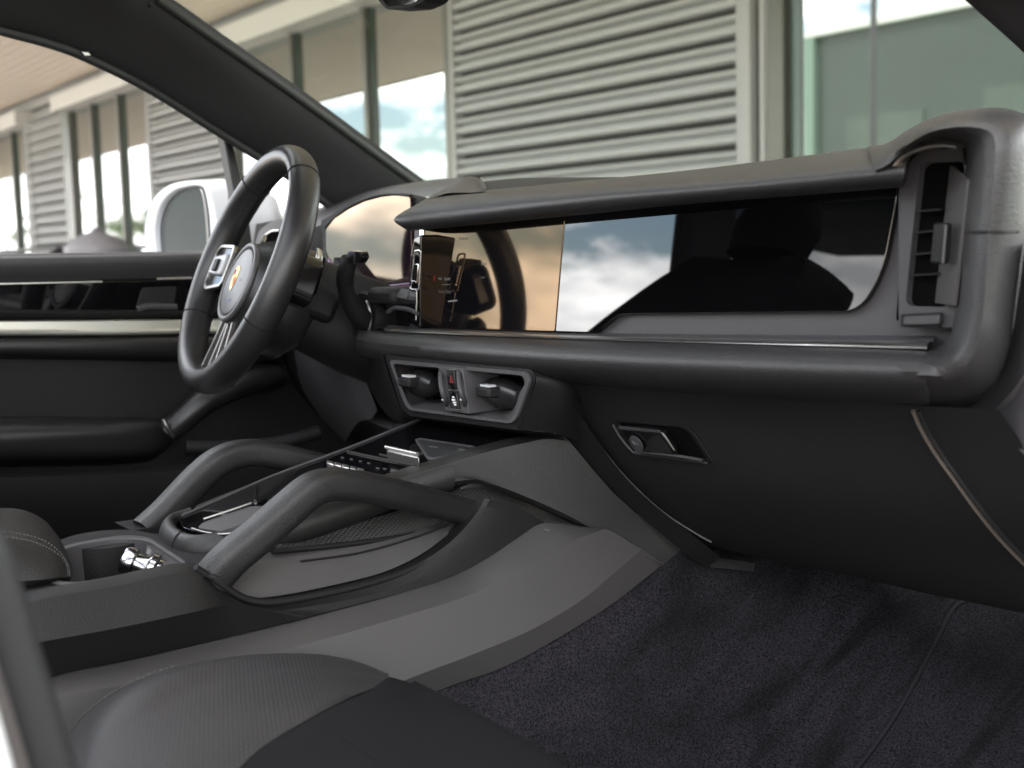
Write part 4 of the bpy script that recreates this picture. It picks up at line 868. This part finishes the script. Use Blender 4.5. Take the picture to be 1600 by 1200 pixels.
# front passenger door standing open, outside the frame on the right
pdr = thing('passenger_door', 'white passenger door standing wide open beside the camera with dark inner card', 'door', (.80, .44, .5))
da = Vector((.88, .48, 0)).normalized(); dn = Vector((da.y, -da.x, 0))
def DP(a, z, q=0): return Vector((.80, .44, 0))+da*a+dn*q+Vector((0, 0, z))
slab('door_skin', rnd([DP(0, .42, -.10), DP(1.1, .42, -.10), DP(1.15, 1.05, -.10), DP(.02, 1.05, -.10)], .05), .02, WHT, pdr, dirv=dn, bevel=.004)
slab('door_card', rnd([DP(.03, .46, 0), DP(1.06, .46, 0), DP(1.1, 1.03, 0), DP(.04, 1.03, 0)], .05), .08, BLK, pdr, dirv=-dn, bevel=.01)
tube('armrest', [DP(.25, .76, .04), DP(.6, .78, .05), DP(.95, .80, .04)], .035, .04, (0, 0, 1), LEAF, pdr)
tube('window_frame', [DP(.05, 1.04, -.05), DP(.45, 1.42, -.09), DP(.85, 1.52, -.12), DP(1.12, 1.48, -.12), DP(1.13, 1.05, -.05)], .02, .02, (0, 0, 1), RUB, pdr, n=10, ns=50)
# exterior mirror
mir = thing('door_mirror', 'white round-cornered door mirror seen through the driver window', 'mirror', (-1.0, .25, 1.15))
ml = ((-.98, .20, 1.15), Vector((.28, -1, .02)).normalized())
MO = [(228, 395), (224, 352), (236, 310), (262, 287), (300, 280), (325, 284), (338, 330), (345, 400), (340, 440), (240, 440)]
MIo = [(243, 395), (240, 352), (250, 318), (272, 296), (303, 290), (318, 292), (326, 330), (330, 400), (325, 430), (250, 430)]
mo = rnd(PP(ml, *MO), .03); mi_ = rnd(PP(ml, *MIo), .03)
mh = frame('mirror_housing', mo, mi_, (0, .014, 0), SHD, mir, bevel=.003)
bk = [PM(*[(a+2, b, 'y', .22) for a, b in MO[1:7]])]
ax = Vector((-.1, 1, 0)).normalized()
cen = sum(mo, Vector())/len(mo)
sh_rows = [[p+Vector((0, .0, 0)) for p in mo], [cen+(p-cen)*1.03+ax*.05 for p in mo], [cen+(p-cen)*.95+ax*.11 for p in mo], [cen+(p-cen)*.70+ax*.16 for p in mo], [cen+(p-cen)*.2+ax*.18 for p in mo]]
V, F = grid(sh_rows, cu=True); mk('mirror_shell', V, F, SHD, mir, ang=70)
gm = ((-.98, .212, 1.15), Vector((.28, -1, .02)).normalized())
slab('mirror_glass', rnd(PP(gm, *[(a+((295-a)*.10)-2, b+4) for a, b in MO]), .03), .004, mat('mirror_glass_grey', (.16, .165, .17), .14, metal=.8), mir)
tube('glass_seal', [p for p in PP(gm, *[(a+((295-a)*.06)-1, b+2) for a, b in MIo])], .004, .003, (0, 1, 0), SATD, mir, n=8, ns=60, closed=True)
slab('mirror_foot', PM((330, 300, 'y', .30), (362, 292, 'y', .34), (368, 400, 'y', .34), (335, 410, 'y', .3)), .05, SHD, mir, bevel=.01)
# interior mirror
im = thing('inner_mirror', 'dark rear view mirror edge hanging at the top of the windscreen', 'mirror', un(620, -20, 'y', .08))
slab('mirror_case', rnd(PM((560, -60, 'y', .06), (700, -62, 'y', .06), (662, 2, 'y', .06), (640, 12, 'y', .06), (604, 15, 'y', .06), (592, 2, 'y', .06)), .006), .03, BLK, im, bevel=.006)
slab('mirror_glass', rnd(PM((590, -50, 'y', .058), (680, -50, 'y', .058), (652, 2, 'y', .058), (636, 8, 'y', .058), (606, 11, 'y', .058), (598, 0, 'y', .058)), .006), .002, mat('mirror_silver', (.5, .52, .5), .05, metal=1), im)
tube('mirror_stem', [un(640, -40, 'y', .09), un(640, -80, 'y', .11), un(640, -130, 'y', .12)], .01, .01, (1, 0, 0), BLK, im, n=12, ns=10)
# ================================================================ CENTRE CONSOLE
con = thing('center_console', 'slate and black centre console with leather sides, gloss black top and mesh inserts', 'console', (0, -.1, .5))
sC = .19; nc = Vector((0, -.19, 1)).normalized(); PC = ((0, -.03, .893-.0057), nc)
def pc(h, *pts): return PP(((0, -.03, .8873+h), nc), *pts)
# slate side panel facing the passenger: bright upper chamfer, body, darker foot chamfer
r1 = PM((40, 1085, 'x', .166), (90, 1056, 'x', .166), (200, 1033, 'x', .166), (300, 1010, 'x', .166), (480, 966, 'x', .165), (600, 935, 'x', .163), (700, 905, 'x', .161), (760, 875, 'x', .160), (815, 838, 'x', .158), (850, 818, 'x', .157), (902, 822, 'x', .16))
r2 = PM((40, 1122, 'x', .205), (90, 1090, 'x', .205), (200, 1069, 'x', .205), (300, 1050, 'x', .205), (480, 1006, 'x', .205), (600, 972, 'x', .204), (720, 935, 'x', .202), (780, 908, 'x', .20), (840, 878, 'x', .198), (895, 846, 'x', .196), (945, 826, 'x', .193))
r3 = PM((60, 1330, 'x', .222), (110, 1290, 'x', .222), (200, 1262, 'x', .222), (300, 1215, 'x', .222), (470, 1130, 'x', .221), (640, 1060, 'x', .219), (740, 1022, 'x', .217), (830, 984, 'x', .214), (905, 940, 'x', .210), (960, 895, 'x', .205), (1003, 858, 'x', .199))
r4 = PM((70, 1370, 'x', .208), (120, 1330, 'x', .208), (220, 1300, 'x', .208), (310, 1255, 'x', .208), (490, 1160, 'x', .206), (690, 1077, 'x', .205), (785, 1043, 'x', .204), (870, 998, 'x', .202), (950, 948, 'x', .199), (1000, 910, 'x', .196), (1036, 881, 'x', .192))
def corr(*Cs):
    """sample several rails with the same number of control points at matching parameters"""
    out = [[] for _ in Cs]
    for k in range(len(Cs[0])-1):
        for q in range(10):
            t = q/10
            for o, P in zip(out, Cs):
                p0, p1, p2, p3 = P[max(k-1, 0)], P[k], P[k+1], P[min(k+2, len(P)-1)]
                o.append(.5*((2*p1)+(p2-p0)*t+(2*p0-5*p1+4*p2-p3)*t*t+(3*p1-p0-3*p2+p3)*t**3))
    for o, P in zip(out, Cs): o.append(P[-1])
    return out
def rails(name, Cs, m_, par, ang=20, bev=0):
    rows = corr(*Cs); V, F = grid(rows); return mk(name, V, F, m_, par, ang=ang)
sp1 = rails('side_panel', [off(r1, -.02), r1, r2, r3, r4, off(r4, -.03)], SLT, con, ang=12)
# top edge of the slate panel under the wing
wg = lambda a: a
skin('side_panel', [PM((850, 818, 'x', .150), (902, 822, 'x', .155), (960, 850, 'x', .165), (1036, 881, 'x', .19)), PM((850, 830, 'x', .17), (945, 827, 'x', .174), (1000, 861, 'x', .196), (1036, 882, 'x', .199))], SLT, con, nu=20, sub=2, thick=.002)
# leather band along the top of the side
b1 = PM((20, 944, 'x', .150), (60, 930, 'x', .150), (180, 908, 'x', .150), (300, 886, 'x', .150), (345, 915, 'x', .150), (385, 937, 'x', .150), (440, 938, 'x', .151), (560, 914, 'x', .152), (640, 888, 'x', .152), (700, 850, 'x', .152), (740, 808, 'x', .151), (757, 779, 'x', .150))
b2 = PM((22, 952, 'x', .160), (62, 937, 'x', .160), (180, 916, 'x', .160), (298, 894, 'x', .160), (342, 922, 'x', .158), (385, 944, 'x', .156), (440, 945, 'x', .156), (562, 921, 'x', .155), (643, 895, 'x', .155), (705, 856, 'x', .1545), (747, 813, 'x', .153), (765, 780, 'x', .152))
b3 = PM((30, 1010, 'x', .186), (80, 1000, 'x', .186), (180, 982, 'x', .186), (300, 957, 'x', .186), (366, 944, 'x', .178), (410, 952, 'x', .175), (455, 952, 'x', .166), (567, 932, 'x', .161), (650, 906, 'x', .159), (716, 869, 'x', .157), (768, 824, 'x', .155), (800, 785, 'x', .153))
b4 = PM((44, 1082, 'x', .168), (92, 1054, 'x', .168), (200, 1031, 'x', .168), (300, 1008, 'x', .168), (390, 987, 'x', .168), (470, 967, 'x', .168), (520, 954, 'x', .165), (600, 933, 'x', .162), (680, 911, 'x', .160), (750, 880, 'x', .158), (808, 842, 'x', .156), (852, 817, 'x', .155))
band = rails('leather_band', [off(b1, -.02), b1, b2, b3, b4, off(b4, -.01)], LEA3, con, ang=16)
# recessed slate tray side under the grab handle
t1 = PM((330, 880, 'x', .10), (440, 860, 'x', .10), (560, 842, 'x', .10), (660, 822, 'x', .10), (700, 812, 'x', .10), (745, 790, 'x', .11))
t2 = PM((330, 892, 'x', .118), (440, 880, 'x', .118), (560, 864, 'x', .118), (660, 836, 'x', .118), (710, 815, 'x', .118), (750, 790, 'x', .12))
t3 = PM((320, 900, 'x', .135), (395, 934, 'x', .138), (560, 905, 'x', .138), (640, 876, 'x', .138), (700, 835, 'x', .136), (752, 784, 'x', .128))
skin('tray_side', [t1, t2, t3, off(t3, .0, 0)], SLT, con, nu=60, sub=4)
tube('tray_joint', PM((470, 877, 'x', .1192), (560, 864, 'x', .1192), (640, 842, 'x', .1192), (700, 820, 'x', .1192)), .0012, .0012, (1, 0, 0), BLK, con, n=6, ns=40)
tube('band_lip', [p+Vector((.004, 0, .0)) for p in PM((302, 886, 'x', .150), (345, 914, 'x', .150), (385, 936, 'x', .150), (440, 938, 'x', .150), (560, 914, 'x', .148), (640, 888, 'x', .146), (700, 850, 'x', .144), (740, 808, 'x', .142), (756, 782, 'x', .138))], [.0045, .0045, .0045, .003], [.004, .004, .004, .003], (1, 0, 0), BLK, con, n=12, ns=80)
# mesh speaker strip
MSH = dotted('black_mesh', (Vector((0, .80, .45)), Vector((0, -.45, .95))), .0031, .30, (.045, .044, .043), (.002, .002, .002), .4, .0008)
skin('mesh_panel', [PM((430, 846, 'x', .085), (520, 822, 'x', .085), (600, 805, 'x', .085), (700, 770, 'x', .085), (740, 762, 'x', .088), (800, 768, 'x', .095), (850, 790, 'x', .11), (905, 824, 'x', .14)),
                    PM((430, 852, 'x', .098), (520, 842, 'x', .098), (600, 828, 'x', .098), (690, 806, 'x', .098), (745, 785, 'x', .10), (800, 790, 'x', .112), (850, 806, 'x', .13), (905, 828, 'x', .156)),
                    PM((430, 862, 'x', .105), (520, 852, 'x', .105), (600, 842, 'x', .105), (690, 822, 'x', .105), (755, 802, 'x', .11), (805, 802, 'x', .125), (850, 822, 'x', .145), (905, 834, 'x', .165))], MSH, con, nu=90, sub=4)
tube('mesh_edge', PM((425, 862, 'x', .108), (520, 853, 'x', .108), (600, 843, 'x', .108), (660, 832, 'x', .108), (700, 820, 'x', .108)), .003, .003, (1, 0, 0), BLK, con, n=8, ns=40)
# leather pad round the rear storage and along the near flank
e0 = cat(pc(.001, (300, 798), (278, 806), (272, 816), (284, 830), (312, 838), (360, 828), (455, 803), (560, 767), (700, 722)), 90)
def outw(P, d, dz):
    o = []
    for k, p in enumerate(P):
        t = (P[min(k+1, len(P)-1)]-P[max(k-1, 0)]); t.z = 0; t.normalize(); n = Vector((t.y, -t.x, 0)); o.append(p+n*d+Vector((0, 0, dz)))
    return o
skin('storage_pad', [outw(e0, -.002, -.006), outw(e0, .001, .001), outw(e0, .007, .0025), outw(e0, .013, -.003), outw(e0, .0165, -.013), outw(e0, .014, -.026), outw(e0, .006, -.032)], LEA2, con, nu=110, sub=4)
q_ = outw(e0, .0168, -.013); tube('pad_seam', [outw(e0, a, b)[22] for a, b in ((.002, .002), (.007, .0032), (.0133, -.0025), (.0170, -.013), (.0145, -.026))], .0008, .0008, (0, 1, 0), BLK, con, n=6, ns=20)
# gloss black top plate
gpt = rnd(pc(.0, (300, 799), (430, 742), (668, 650), (880, 672), (802, 691), (622, 747), (455, 800), (360, 824), (314, 833), (286, 824), (280, 810)), [.004, .004, .002, .002, .002, .01, .01, .01, .008, .006, .004])
top = slab('gloss_top', gpt, .01, GLB, con, bevel=.001)
tube('gloss_edge', pc(.001, (284, 806), (300, 799), (365, 770.5), (430, 742), (550, 697.5), (668, 650)), .0016, .0016, nc, SLD, top, n=8, ns=40)
slab('storage_tray', rnd(pc(.0015, (308, 824), (318, 815), (392, 790), (440, 790), (400, 812), (345, 829)), .006), .003, SLD, top, bevel=.0008)
tube('tray_trim', pc(.004, (318, 811), (355, 799), (393, 786)), .0014, .0014, nc, SAT, top, n=8, ns=20)
tube('tray_trim', pc(.002, (300, 826), (320, 832), (345, 835), (375, 832)), .0014, .0014, nc, SATD, top, n=8, ns=20)
tube('tray_trim', pc(.012, (399, 784), (401, 772), (403, 762)), .003, .002, nc, CHR, top, n=8, ns=20)
slab('plate_joint', pc(.0015, (543, 703.5), (658, 728), (657, 729.5), (542, 705)), .001, SATD, top)
# toggle switches
for k in range(5):
    a = 510.5+k*12.0; b = 718+k*2.9
    tg = slab('toggle_switch', pc(.008, (a, b), (a+10.5, b+2.6), (a+10.5, b+7.4), (a, b+4.8)), .006, SAT, top, bevel=.001, dirv=(0, 0, -1))
for a, b in ((535, 713.5), (549, 716), (563, 719), (576, 722), (590, 730), (601, 731), (612, 735)):
    slab('touch_symbol', pc(.0012, (a-2, b), (a+3, b+1), (a+2, b+3), (a-3, b+2)), .0003, SLD, top)
ts = slab('temperature_toggle', pc(.016, (604, 697), (652, 708), (655, 714), (606, 703)), .012, SATD, top, bevel=.002, dirv=(0, 0, -1))
slab('toggle_face', PM(), 0, SAT) if False else None
tube('toggle_edge', pc(.017, (603, 698.5), (652, 709.5)), .0022, .002, nc, SAT, ts, n=8, ns=10)
slab('toggle_base', pc(.001, (592, 708), (654, 722), (656, 723.4), (592, 709.6)), .001, SATD, top)
ry = rnd(pc(.0015, (648, 686), (656, 684), (745, 697), (735, 704), (690, 716), (668, 717)), .008); ryi = rnd(pc(.0015, (652, 688), (658, 687), (736, 699), (728, 703), (690, 713), (670, 714)), .007)
frame('tray_rim', ry, ryi, (0, 0, -.002), SLD, top, bevel=.0004)
slab('tray_mark', pc(.003, (670, 696), (684, 697.5), (684, 699.5), (671, 698)), .001, SLT, top); slab('tray_mark', pc(.002, (716, 700), (730, 702), (728, 705), (714, 709)), .001, SLT, top)
slab('phone_tray', ryi, .0005, mat('tray_rubber', (.008, .008, .009), .5), top)
# leather wing from the top plate down to the footwell
w0 = PM((612, 746, 'x', .098), (650, 734, 'x', .100), (700, 719, 'x', .105), (760, 701, 'x', .112), (815, 687, 'x', .122), (850, 681, 'x', .132), (878, 678, 'x', .142))
w1 = PM((614, 750, 'x', .104), (654, 738, 'x', .106), (705, 723, 'x', .111), (766, 705, 'x', .119), (820, 692, 'x', .130), (856, 686, 'x', .139), (890, 690, 'x', .149))
w4 = PM((670, 762, 'x', .112), (730, 750, 'x', .116), (771, 757, 'x', .124), (829, 779, 'x', .138), (887, 805, 'x', .152), (965, 843, 'x', .170), (1072, 852, 'x', .192))
w5 = PM((672, 768, 'x', .108), (731, 756, 'x', .112), (771, 763, 'x', .120), (829, 785, 'x', .134), (887, 811, 'x', .149), (965, 850, 'x', .168), (1037, 882, 'x', .192))
def mixr(A, B, t, bul=0): return [a.lerp(b, t)+Vector((bul, 0, 0)) for a, b in zip(A, B)]
edge_ = PM((890, 690, 'x', .149), (907, 710, 'x', .154), (942, 752, 'x', .163), (984, 795, 'x', .173), (1035, 826, 'x', .183), (1073, 851, 'x', .192))
def er(t): return cat(edge_, 41)[int(t*40)]
mids = []
for t in (.08, .2, .4, .6, .8):
    R_ = mixr(w1, w4, t); d = er(t)-R_[-1]
    R_ = [p+d*(k/(len(R_)-1))**2 for k, p in enumerate(R_)]; mids.append(R_)
wing = rails('side_wing', [off(w0, -.02), w0, w1]+mids+[w4, w5, off(w5, -.02)], LEA2, con, ang=28)
skin('side_wing', [PM((885, 680, 'x', .145), (893, 688, 'x', .151), (960, 750, 'x', .17), (1020, 808, 'x', .18), (1070, 854, 'x', .191)), PM((900, 670, 'x', .10), (910, 690, 'x', .10), (970, 745, 'x', .12), (1030, 800, 'x', .12), (1090, 850, 'x', .12))], DRK, con, nu=30, sub=2)
# grab handles
def strut(name, P, lab=None):
    pass
nh = tube('grab_handle', PM((284, 966, 'x', .126), (350, 883, 'x', .143), (402, 838, 'x', .146), (452, 794, 'x', .147), (474, 775, 'x', .147), (492, 763, 'x', .147), (514, 757, 'x', .146), (545, 758, 'x', .145), (580, 763, 'x', .143), (626, 773, 'x', .140), (680, 787, 'x', .133), (742, 803, 'x', .126)), [.019, .018, .017, .0155], [.0172, .0168, .0165, .0160, .0155, .0145], (1, 0, 0), LEA, con, n=56, ns=100, sq=3.2)
fh = tube('grab_handle', PM((228, 832, 'x', -.14), (262, 800, 'x', -.142), (310, 748, 'x', -.145), (345, 720, 'x', -.145), (385, 708, 'x', -.145), (430, 712, 'x', -.143), (500, 728, 'x', -.138), (560, 742, 'x', -.13)), [.019, .018, .017], [.0185, .0175, .0165, .016, .0155], (1, 0, 0), LEA, con, n=56, ns=90, sq=3.2)
slab('handle_foot', rnd(PM((205, 829, 'x', -.12), (270, 820, 'x', -.12), (268, 830, 'x', -.12), (214, 836, 'x', -.12)), .002), .06, BLK, con, bevel=.002, dirv=(-1, 0, 0))
# driver-side slope of the console and dark body
skin('console_body', [PM((205, 836, 'x', -.17), (330, 790, 'x', -.17), (440, 745, 'x', -.165), (560, 700, 'x', -.16), (668, 655, 'x', -.14)), PM((200, 900, 'x', -.19), (330, 860, 'x', -.19), (440, 820, 'x', -.19), (560, 780, 'x', -.19), (668, 740, 'x', -.18))], BLK, con, nu=24, sub=2)
skin('console_body', [pc(-.03, (205, 836), (330, 780), (440, 738), (560, 695), (668, 652)), pc(-.03, (280, 860), (400, 850), (560, 815), (700, 770), (880, 690))], BLK, con, nu=24, sub=2)
# rear deck with the cup holder
DK = .838
deckz = lambda *p: PZ(DK, *p)
dko = deckz((-80, 935), (60, 929), (300, 884), (335, 900), (420, 860), (330, 845), (262, 842), (205, 832), (100, 838), (-80, 860))
slab('rear_deck', PZ(DK-.045, (-80, 1010), (340, 930), (430, 870), (205, 832), (-80, 860)), .1, BLK, con)
cho = rnd(PZ(DK, (104, 850), (190, 835), (232, 838), (293, 878), (285, 889), (110, 915), (60, 905), (70, 866)), [.02, .03, .02, .012, .01, .01, .02, .02])
chi = rnd(PZ(DK, (110, 853), (190, 840), (230, 843), (286, 879), (278, 886), (112, 910), (68, 902), (78, 868)), [.02, .03, .02, .010, .01, .01, .02, .02])
frame('cup_rim', cho, chi, (0, 0, -.045), SLD, con, bevel=.001)
deckL = PZ(DK-.0015, (-80, 868), (100, 842), (205, 828), (268, 838), (345, 862), (345, 905), (300, 886), (60, 932), (-80, 950))
# deck surface around the opening: ring between deck outline and rim outline
def resamp(P, n):
    return lin(P+[P[0]], n+1)[:n]
oo = resamp(deckL, 80); ii = resamp(list(cho), 80)
cc = sum(ii, Vector())/80; an = lambda p: math.atan2(p.y-cc.y, p.x-cc.x)
oo.sort(key=an); ii.sort(key=an)
V, F = grid([oo, [p-Vector((0, 0, .0015)) for p in ii]], cu=True); mk('rear_deck', V, F, BLK, con, ang=60)
cw = un(165, 878, 'z', DK-.03)
lathe('cup_wall', [(.043, -.040), (.045, 0), (.046, .025)], cw, (0, 0, 1), DRK, con, n=48)
tube('cup_clip', PZ(DK-.03, (120, 868), (135, 882), (152, 893)), .0016, .0016, (0, 0, 1), SATD, con, n=8, ns=16)
# chrome lighter socket lying in the tray
sk = un(222, 884, 'z', DK-.008); av = Vector((-.55, -.75, .35)).normalized()
sck = thing('power_socket', 'chrome power socket plug lying in the cup holder', 'socket', sk)
lathe('socket_barrel', [(0, -.02), (.0125, -.02), (.0125, -.016), (.0165, -.014), (.0165, -.009), (.0125, -.006), (.011, 0), (.011, .006), (.0145, .008), (.0145, .016), (.0125, .019), (.0095, .0195)], sk, av, CHD, sck, n=32)
lathe('socket_cap', [(.0100, .0185), (.0098, .0197), (0, .0197)], sk, av, DRK, sck, n=28)
skin('tray_rest', [PZ(DK-.006, (232, 846), (262, 862), (285, 880)), PZ(DK-.004, (228, 862), (246, 872), (262, 888)), PZ(DK-.03, (235, 880), (248, 890), (255, 900))], SLD, con, nu=16, sub=3)
slab('tray_socket', PZ(DK-.004, (258, 884), (268, 881), (272, 887), (262, 890)), .004, SATD, con)
slab('tray_socket', PZ(DK-.004, (196, 857), (204, 855), (200, 874), (194, 878)), .004, DRK, con)

# centre armrest lid
al = thing('armrest', 'black leather armrest lid with double stitched edge behind the cup holder', 'armrest', (0, -.45, .84))
ac = [PM((-90, 802, 'x', -.10), (0, 794, 'x', -.10), (40, 798, 'x', -.10), (72, 815, 'x', -.095), (84, 836, 'x', -.08)),
      PM((-90, 815, 'x', -.05), (0, 806, 'x', -.05), (45, 812, 'x', -.05), (86, 834, 'x', -.05), (102, 858, 'x', -.045)),
      PM((-90, 832, 'x', .04), (0, 832, 'x', .04), (60, 842, 'x', .04), (97, 862, 'x', .035), (113, 886, 'x', .03)),
      PM((-90, 850, 'x', .08), (0, 852, 'x', .08), (62, 865, 'x', .08), (98, 880, 'x', .075), (114, 897, 'x', .065)),
      PM((-90, 905, 'x', .10), (0, 908, 'x', .10), (60, 906, 'x', .10), (92, 903, 'x', .095), (112, 903, 'x', .08)),
      PM((-90, 940, 'x', .09), (0, 926, 'x', .09), (45, 920, 'x', .09), (85, 912, 'x', .085), (108, 907, 'x', .07))]
als = skin('armrest_lid', ac, LEA, al, nu=50, sub=6)
for offy, in ((0,), (8,)):
    tr = trail(als, [(-10, 832+offy), (20, 833+offy), (50, 839+offy), (75, 849+offy), (95, 866+offy*.6), (106-offy*.3, 885), (108-offy*.3, 900)], .0006)
    if len(tr) > 3:
        P = cat(tr, 90)
        for k in range(0, 88, 3): tube('stitch', [P[k], P[k+1]*.5+P[k+2]*.5], .0007, .0006, (0, 0, 1), STI, als, n=5, ns=3)
# ================================================================ SEATS
ps = thing('passenger_seat', 'black passenger seat cushion with perforated leather centre nearest the camera', 'seat', (.42, -.5, .5))
PERF = dotted('perforated_leather', (Vector((.92, .39, 0)), Vector((-.39, .92, 0))), .0048, .25, (.029, .0275, .029), (.008, .008, .008), .42, .0006)
# cushion: height field over (x, y) with rounded front corner
s_ = [PM((60, 1230, 'x', .27), (105, 1152, 'x', .262), (160, 1096, 'x', .256), (250, 1050, 'x', .25), (370, 1026, 'x', .25), (480, 1023, 'x', .25), (550, 1034, 'x', .256), (607, 1058, 'x', .27))]
back_ = [p+Vector((-.012, .0, -.05)) for p in s_[0]]
m1 = PM((100, 1300, 'z', .785), (150, 1190, 'z', .785), (230, 1120, 'z', .788), (320, 1075, 'z', .788), (420, 1052, 'z', .786), (500, 1046, 'z', .780), (560, 1052, 'z', .770), (606, 1061, 'z', .757))
m2 = PM((120, 1400, 'z', .79), (210, 1260, 'z', .792), (300, 1180, 'z', .793), (390, 1130, 'z', .794), (470, 1100, 'z', .792), (530, 1085, 'z', .785), (575, 1074, 'z', .773), (606, 1064, 'z', .759))
m3 = PM((140, 1500, 'z', .79), (260, 1340, 'z', .79), (340, 1240, 'z', .791), (400, 1175, 'z', .792), (470, 1130, 'z', .792), (530, 1098, 'z', .786), (575, 1078, 'z', .774), (607, 1066, 'z', .760))
cush = skin('perforated_insert', [back_, s_[0], m1, m2, m3], PERF, ps, nu=90, sub=7)
# front cloth panel
f1 = PM((300, 1420, 'z', .786), (340, 1260, 'z', .787), (395, 1182, 'z', .789), (470, 1134, 'z', .789), (530, 1102, 'z', .783), (575, 1081, 'z', .771), (604, 1061, 'z', .758))
f0 = [p+Vector((-.004, .0, -.006)) for p in f1]; f1 = [p+Vector((0, 0, .002)) for p in f1]
f2 = PM((480, 1460, 'z', .795), (480, 1300, 'z', .796), (500, 1200, 'z', .797), (545, 1145, 'z', .795), (585, 1110, 'z', .785), (612, 1082, 'z', .772), (625, 1062, 'z', .758))
f3 = PM((660, 1460, 'z', .795), (650, 1320, 'z', .796), (650, 1220, 'z', .796), (650, 1150, 'z', .788), (652, 1108, 'z', .775), (650, 1082, 'z', .762), (641, 1067, 'z', .752))
f4 = PM((960, 1400, 'z', .77), (910, 1250, 'z', .77), (860, 1185, 'z', .768), (790, 1138, 'z', .766), (735, 1108, 'z', .760), (690, 1086, 'z', .752), (655, 1070, 'z', .745))
f5 = [p+Vector((.0, .02, -.05)) for p in f4]; f6 = [p+Vector((.0, .0, -.16)) for p in f4]
cl = skin('front_panel', [f0, f1, f2, f3, f4, f5, f6], FAB, ps, nu=70, sub=6)
tr = trail(cl, [(484, 1124), (510, 1138), (545, 1160), (580, 1184), (610, 1206)], -.0004)
if len(tr) > 2: tube('panel_seam', tr, .0012, .0008, (0, 0, 1), FAB, ps, n=6, ns=30)
e_ = cat([p+Vector((0, 0, .001)) for p in s_[0]][:5], 120)
for k in range(4, 86, 3): tube('stitch', [e_[k]+Vector((.002, -.002, .001)), e_[k+1]*.5+e_[k+2]*.5+Vector((.002, -.002, .001))], .0008, .0007, (0, 0, 1), STI, cush, n=5, ns=3)
bx('seat_base', (.24, -.85, .52), (.68, -.20, .70), BLK, ps, bevel=.02)
SEB = mat('black_seat_cloth', (.006, .006, .006), .9, spec=.05)
# driver's seat, seen only as a reflection in the glossy panels
ds = thing('driver_seat', 'black driver seat behind the wheel mirrored in the glossy passenger panel', 'seat', (-.40, -.7, .5))
skin('cushion', [[(-.62, y, z) for y, z in ((-1.0, .80), (-.7, .82), (-.60, .80))], [(-.56, y, z) for y, z in ((-1.0, .86), (-.7, .87), (-.58, .83))], [(-.40, y, z) for y, z in ((-1.0, .82), (-.7, .84), (-.56, .82))], [(-.24, y, z) for y, z in ((-1.0, .86), (-.7, .87), (-.58, .83))], [(-.18, y, z) for y, z in ((-1.0, .80), (-.7, .82), (-.60, .80))]], LEAF, ds, nu=16, sub=4, thick=.06)
sb = lambda z: -.385-max(0, z-.99)*1.15
rowz = [(.86, .20), (.98, .215), (1.08, .205), (1.16, .19), (1.22, .165), (1.25, .12)]
front = [[Vector((-.39+hw*f, sb(z)-.035*(1-abs(f)**2) , z)) for f in (-1, -.8, -.4, 0, .4, .8, 1)] for z, hw in rowz]
backr = [[p+Vector((0, -.13, -.04)) for p in r] for r in front]
skin('backrest', front+backr[::-1], SEB, ds, nu=24, sub=3, caps=False, ang=80)
skin('backrest_side', [[r[-1] for r in front], [(r[-1]+Vector((.012, -.06, -.02))) for r in front], [r[-1] for r in backr]], SEB, ds, nu=16, sub=3)
tube('headrest', [(-.39, -.72, 1.25), (-.39, -.74, 1.30), (-.39, -.76, 1.36)], [.085, .095, .075], [.04, .045, .035], (1, 0, 0), SEB, ds, n=24, ns=12, sq=3)
for s_h in (-.05, .05): tube('headrest_post', [(-.39+s_h, -.70, 1.18), (-.39+s_h, -.73, 1.28)], .007, .007, (1, 0, 0), SBK, ds, n=8, ns=4)
rs = thing('rear_bench', 'dark rear bench with rounded headrests mirrored low in the passenger panel', 'seat', (0, -1.8, .5))
bx('cushion', (-.62, -1.85, .6), (.62, -1.35, .88), SEB, rs, bevel=.05)
slab('backrest', rnd([(-.62, -1.78, .85), (-.62, -1.95, 1.16), (.62, -1.95, 1.16), (.62, -1.78, .85)], .06), .14, SEB, rs, dirv=(0, -1, -.2), bevel=.03)
for hx in (-.38, .38): tube('headrest', [(hx, -1.98, 1.17), (hx, -2.0, 1.23), (hx, -2.02, 1.28)], [.13, .14, .11], [.05, .055, .04], (1, 0, 0), SEB, rs, n=24, ns=10, sq=3)
sc.render.engine = 'CYCLES'
for o in list(bpy.data.objects):
    if o.type == 'MESH' and not o.data.materials: print('nomat', o.name)
